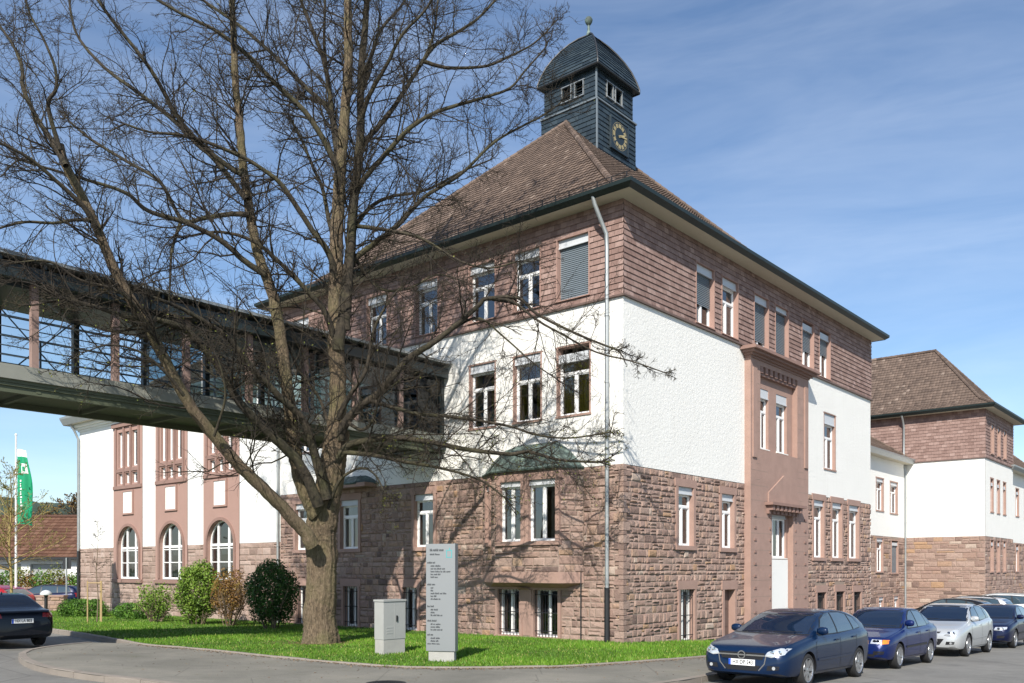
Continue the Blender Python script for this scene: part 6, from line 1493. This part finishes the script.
    if antenna:
        p = shoot('T', X(3.0 if body == 'sedan' else 3.6), 0, 0)
        if p: m = MB(); m.add([p+Vector((.07, -.015, -.01)), p+Vector((.07, .015, -.01)), p+Vector((-.07, .02, -.01)), p+Vector((-.07, -.02, -.01)), p+Vector((-.06, 0, .07))], [(0, 1, 4), (1, 2, 4), (2, 3, 4), (3, 0, 4)]); m.build('antenna', paintm, car_o)
    # wheels
    key = ('wheel', round(Rw, 3), spokes)
    if key not in _WC:
        ty = MB(); hw_ = .105; ty.lathe([(Rw*.70, -hw_*.9), (Rw*.80, -hw_), (Rw*.94, -hw_*.93), (Rw, -hw_*.70), (Rw, hw_*.70), (Rw*.94, hw_*.93), (Rw*.80, hw_), (Rw*.70, hw_*.9)], 36, axis='y')
        rm = MB(); rm.lathe([(Rw*.74, -hw_*.85), (Rw*.74, hw_*.80), (Rw*.72, hw_*.98), (Rw*.69, hw_*.90), (Rw*.67, hw_*.2)], 36, axis='y', mi=0)
        rm.lathe([(Rw*.69, hw_*.05), (0, hw_*.0)], 30, 1, axis='y')
        rm.lathe([(Rw*.16, hw_*.2), (Rw*.16, hw_*.72), (Rw*.11, hw_*.80), (0, hw_*.80)], 20, axis='y')
        for i in range(spokes):
            a = 2*math.pi*i/spokes; c_, s_ = math.cos(a), math.sin(a)
            def pt(r, t, y): return (r*c_-t*s_, y, r*s_+t*c_)
            w1_, w2_ = Rw*.085, Rw*.13
            vs = [pt(Rw*.12, -w1_, hw_*.76), pt(Rw*.12, w1_, hw_*.76), pt(Rw*.70, w2_, hw_*.84), pt(Rw*.70, -w2_, hw_*.84), pt(Rw*.12, -w1_, hw_*.3), pt(Rw*.12, w1_, hw_*.3), pt(Rw*.70, w2_, hw_*.3), pt(Rw*.70, -w2_, hw_*.3)]
            rm.add(vs, [(0, 1, 2, 3), (0, 4, 5, 1), (1, 5, 6, 2), (3, 2, 6, 7), (0, 3, 7, 4)], 0)
        _WC[key] = (ty.mesh('tyre', 'tyre', smooth=50), rm.mesh('rim', ['rim', 'black_trim'], smooth=35))
    ty, rm = _WC[key]
    for xp in (B['fw'], B['rw']):
        for sg in (1, -1):
            wo2 = bpy.data.objects.new('wheel', None); COL.objects.link(wo2); wo2.parent = car_o; wo2.location = (X(xp), sg*(wy-.125), Rw); wo2.rotation_euler = (0, random.uniform(0, 1), 0) if sg > 0 else (0, random.uniform(0, 1), math.pi); wo2.empty_display_size = .1
            inst(ty, 'tyre', wo2); inst(rm, 'rim', wo2)
    return car_o
def park(u_front, s_mid, L, **k):     # on the street before the right front, nose towards -u
    u = u_front+L/2; p = W(u, s_mid, zg(u)+.006); return dict(loc=p, rz=ROTZ+math.pi, L=L, slope=-math.atan(.0235), **k)
G1 = 'cars parked along the kerb'
car('parked_car', 'deep blue hatchback with chrome grille bar, first of the parked row', 'hatch', 'paint_deep_blue', front='a', plate='HX\u00b7DP 243', spokes=7, group=G1, Wd=1.80, Hh=1.43, **park(-5.70, -6.36, 4.62))
car('parked_car', 'older bright blue saloon with amber indicators behind the first hatchback', 'sedan', 'paint_blue', front='b', spokes=9, group=G1, Wd=1.71, Hh=1.41, **park(-.08, -6.38, 4.26))
car('parked_car', 'silver hatchback with dark lower air intake', 'hatch', 'paint_silver', front='c', plate='HX\u00b7K 208', spokes=5, group=G1, Wd=1.775, Hh=1.48, **park(5.68, -6.45, 4.25))
car('parked_car', 'very dark navy hatchback with tall framed grille behind the silver hatchback', 'hatch', 'paint_navy', front='d', spokes=5, group=G1, Wd=1.77, Hh=1.43, **park(11.3, -6.55, 4.25))
G2 = 'cars parked close to the building'
def court(u, s, L, **k):                 # nose to the building, side-on to the street corner
    return dict(loc=W(u, s, zg(u)+.125), rz=math.atan2(DL[1], DL[0]), L=L, **k)
car('parked_car', 'black hatchback near the building wall, seen over the blue saloon', 'hatch', 'paint_black', front='d', group=G2, Hh=1.46, **court(21.3, -2.9, 4.3))
car('parked_car', 'pale silver estate with dark roof rails near the building', 'estate', 'paint_light', front='c', rails=True, group=G2, Hh=1.52, **court(26.4, -2.3, 4.6))
car('parked_car', 'white tall estate with roof rails near the building', 'estate', 'paint_white', front='c', rails=True, group=G2, Hh=1.66, **court(31.2, -2.6, 4.7))
car('parked_car', 'pale green hatchback cut by the right frame edge', 'hatch', 'paint_green', front='c', group=G2, Hh=1.50, **court(35.2, -3.3, 4.2))
# left side
def free(px, Y, yaw, **k): p = atG(px, Y); p.z += .006; return dict(loc=p, rz=yaw, **k)
bm_c = W(-11.85, 10.35+2.25, zg(-11.85)+.006)
car('parked_car', 'midnight blue saloon seen from behind at the left frame edge', 'sedan', 'paint_midnight', bm_c, math.atan2(DL[1], DL[0]), L=4.5, Wd=1.80, Hh=1.41, front='d', rear_plate='HX\u00b7LA 803', antenna=True, spokes=5)
car('parked_car', 'red hatchback mostly hidden behind the midnight blue saloon', 'hatch', 'paint_red', front='c', Hh=1.5, L=4.0, **free(-14, 38.5, math.radians(165)))
car('parked_car', 'dark estate side-on behind the low rubble wall', 'estate', 'paint_navy', front='c', Hh=1.46, L=4.5, **free(44, 51.5, math.radians(183)))
car('parked_car', 'blue hatchback half hidden behind the white hall corner', 'hatch', 'paint_blue', front='c', Hh=1.45, L=4.2, **free(100, 53, math.radians(182)))
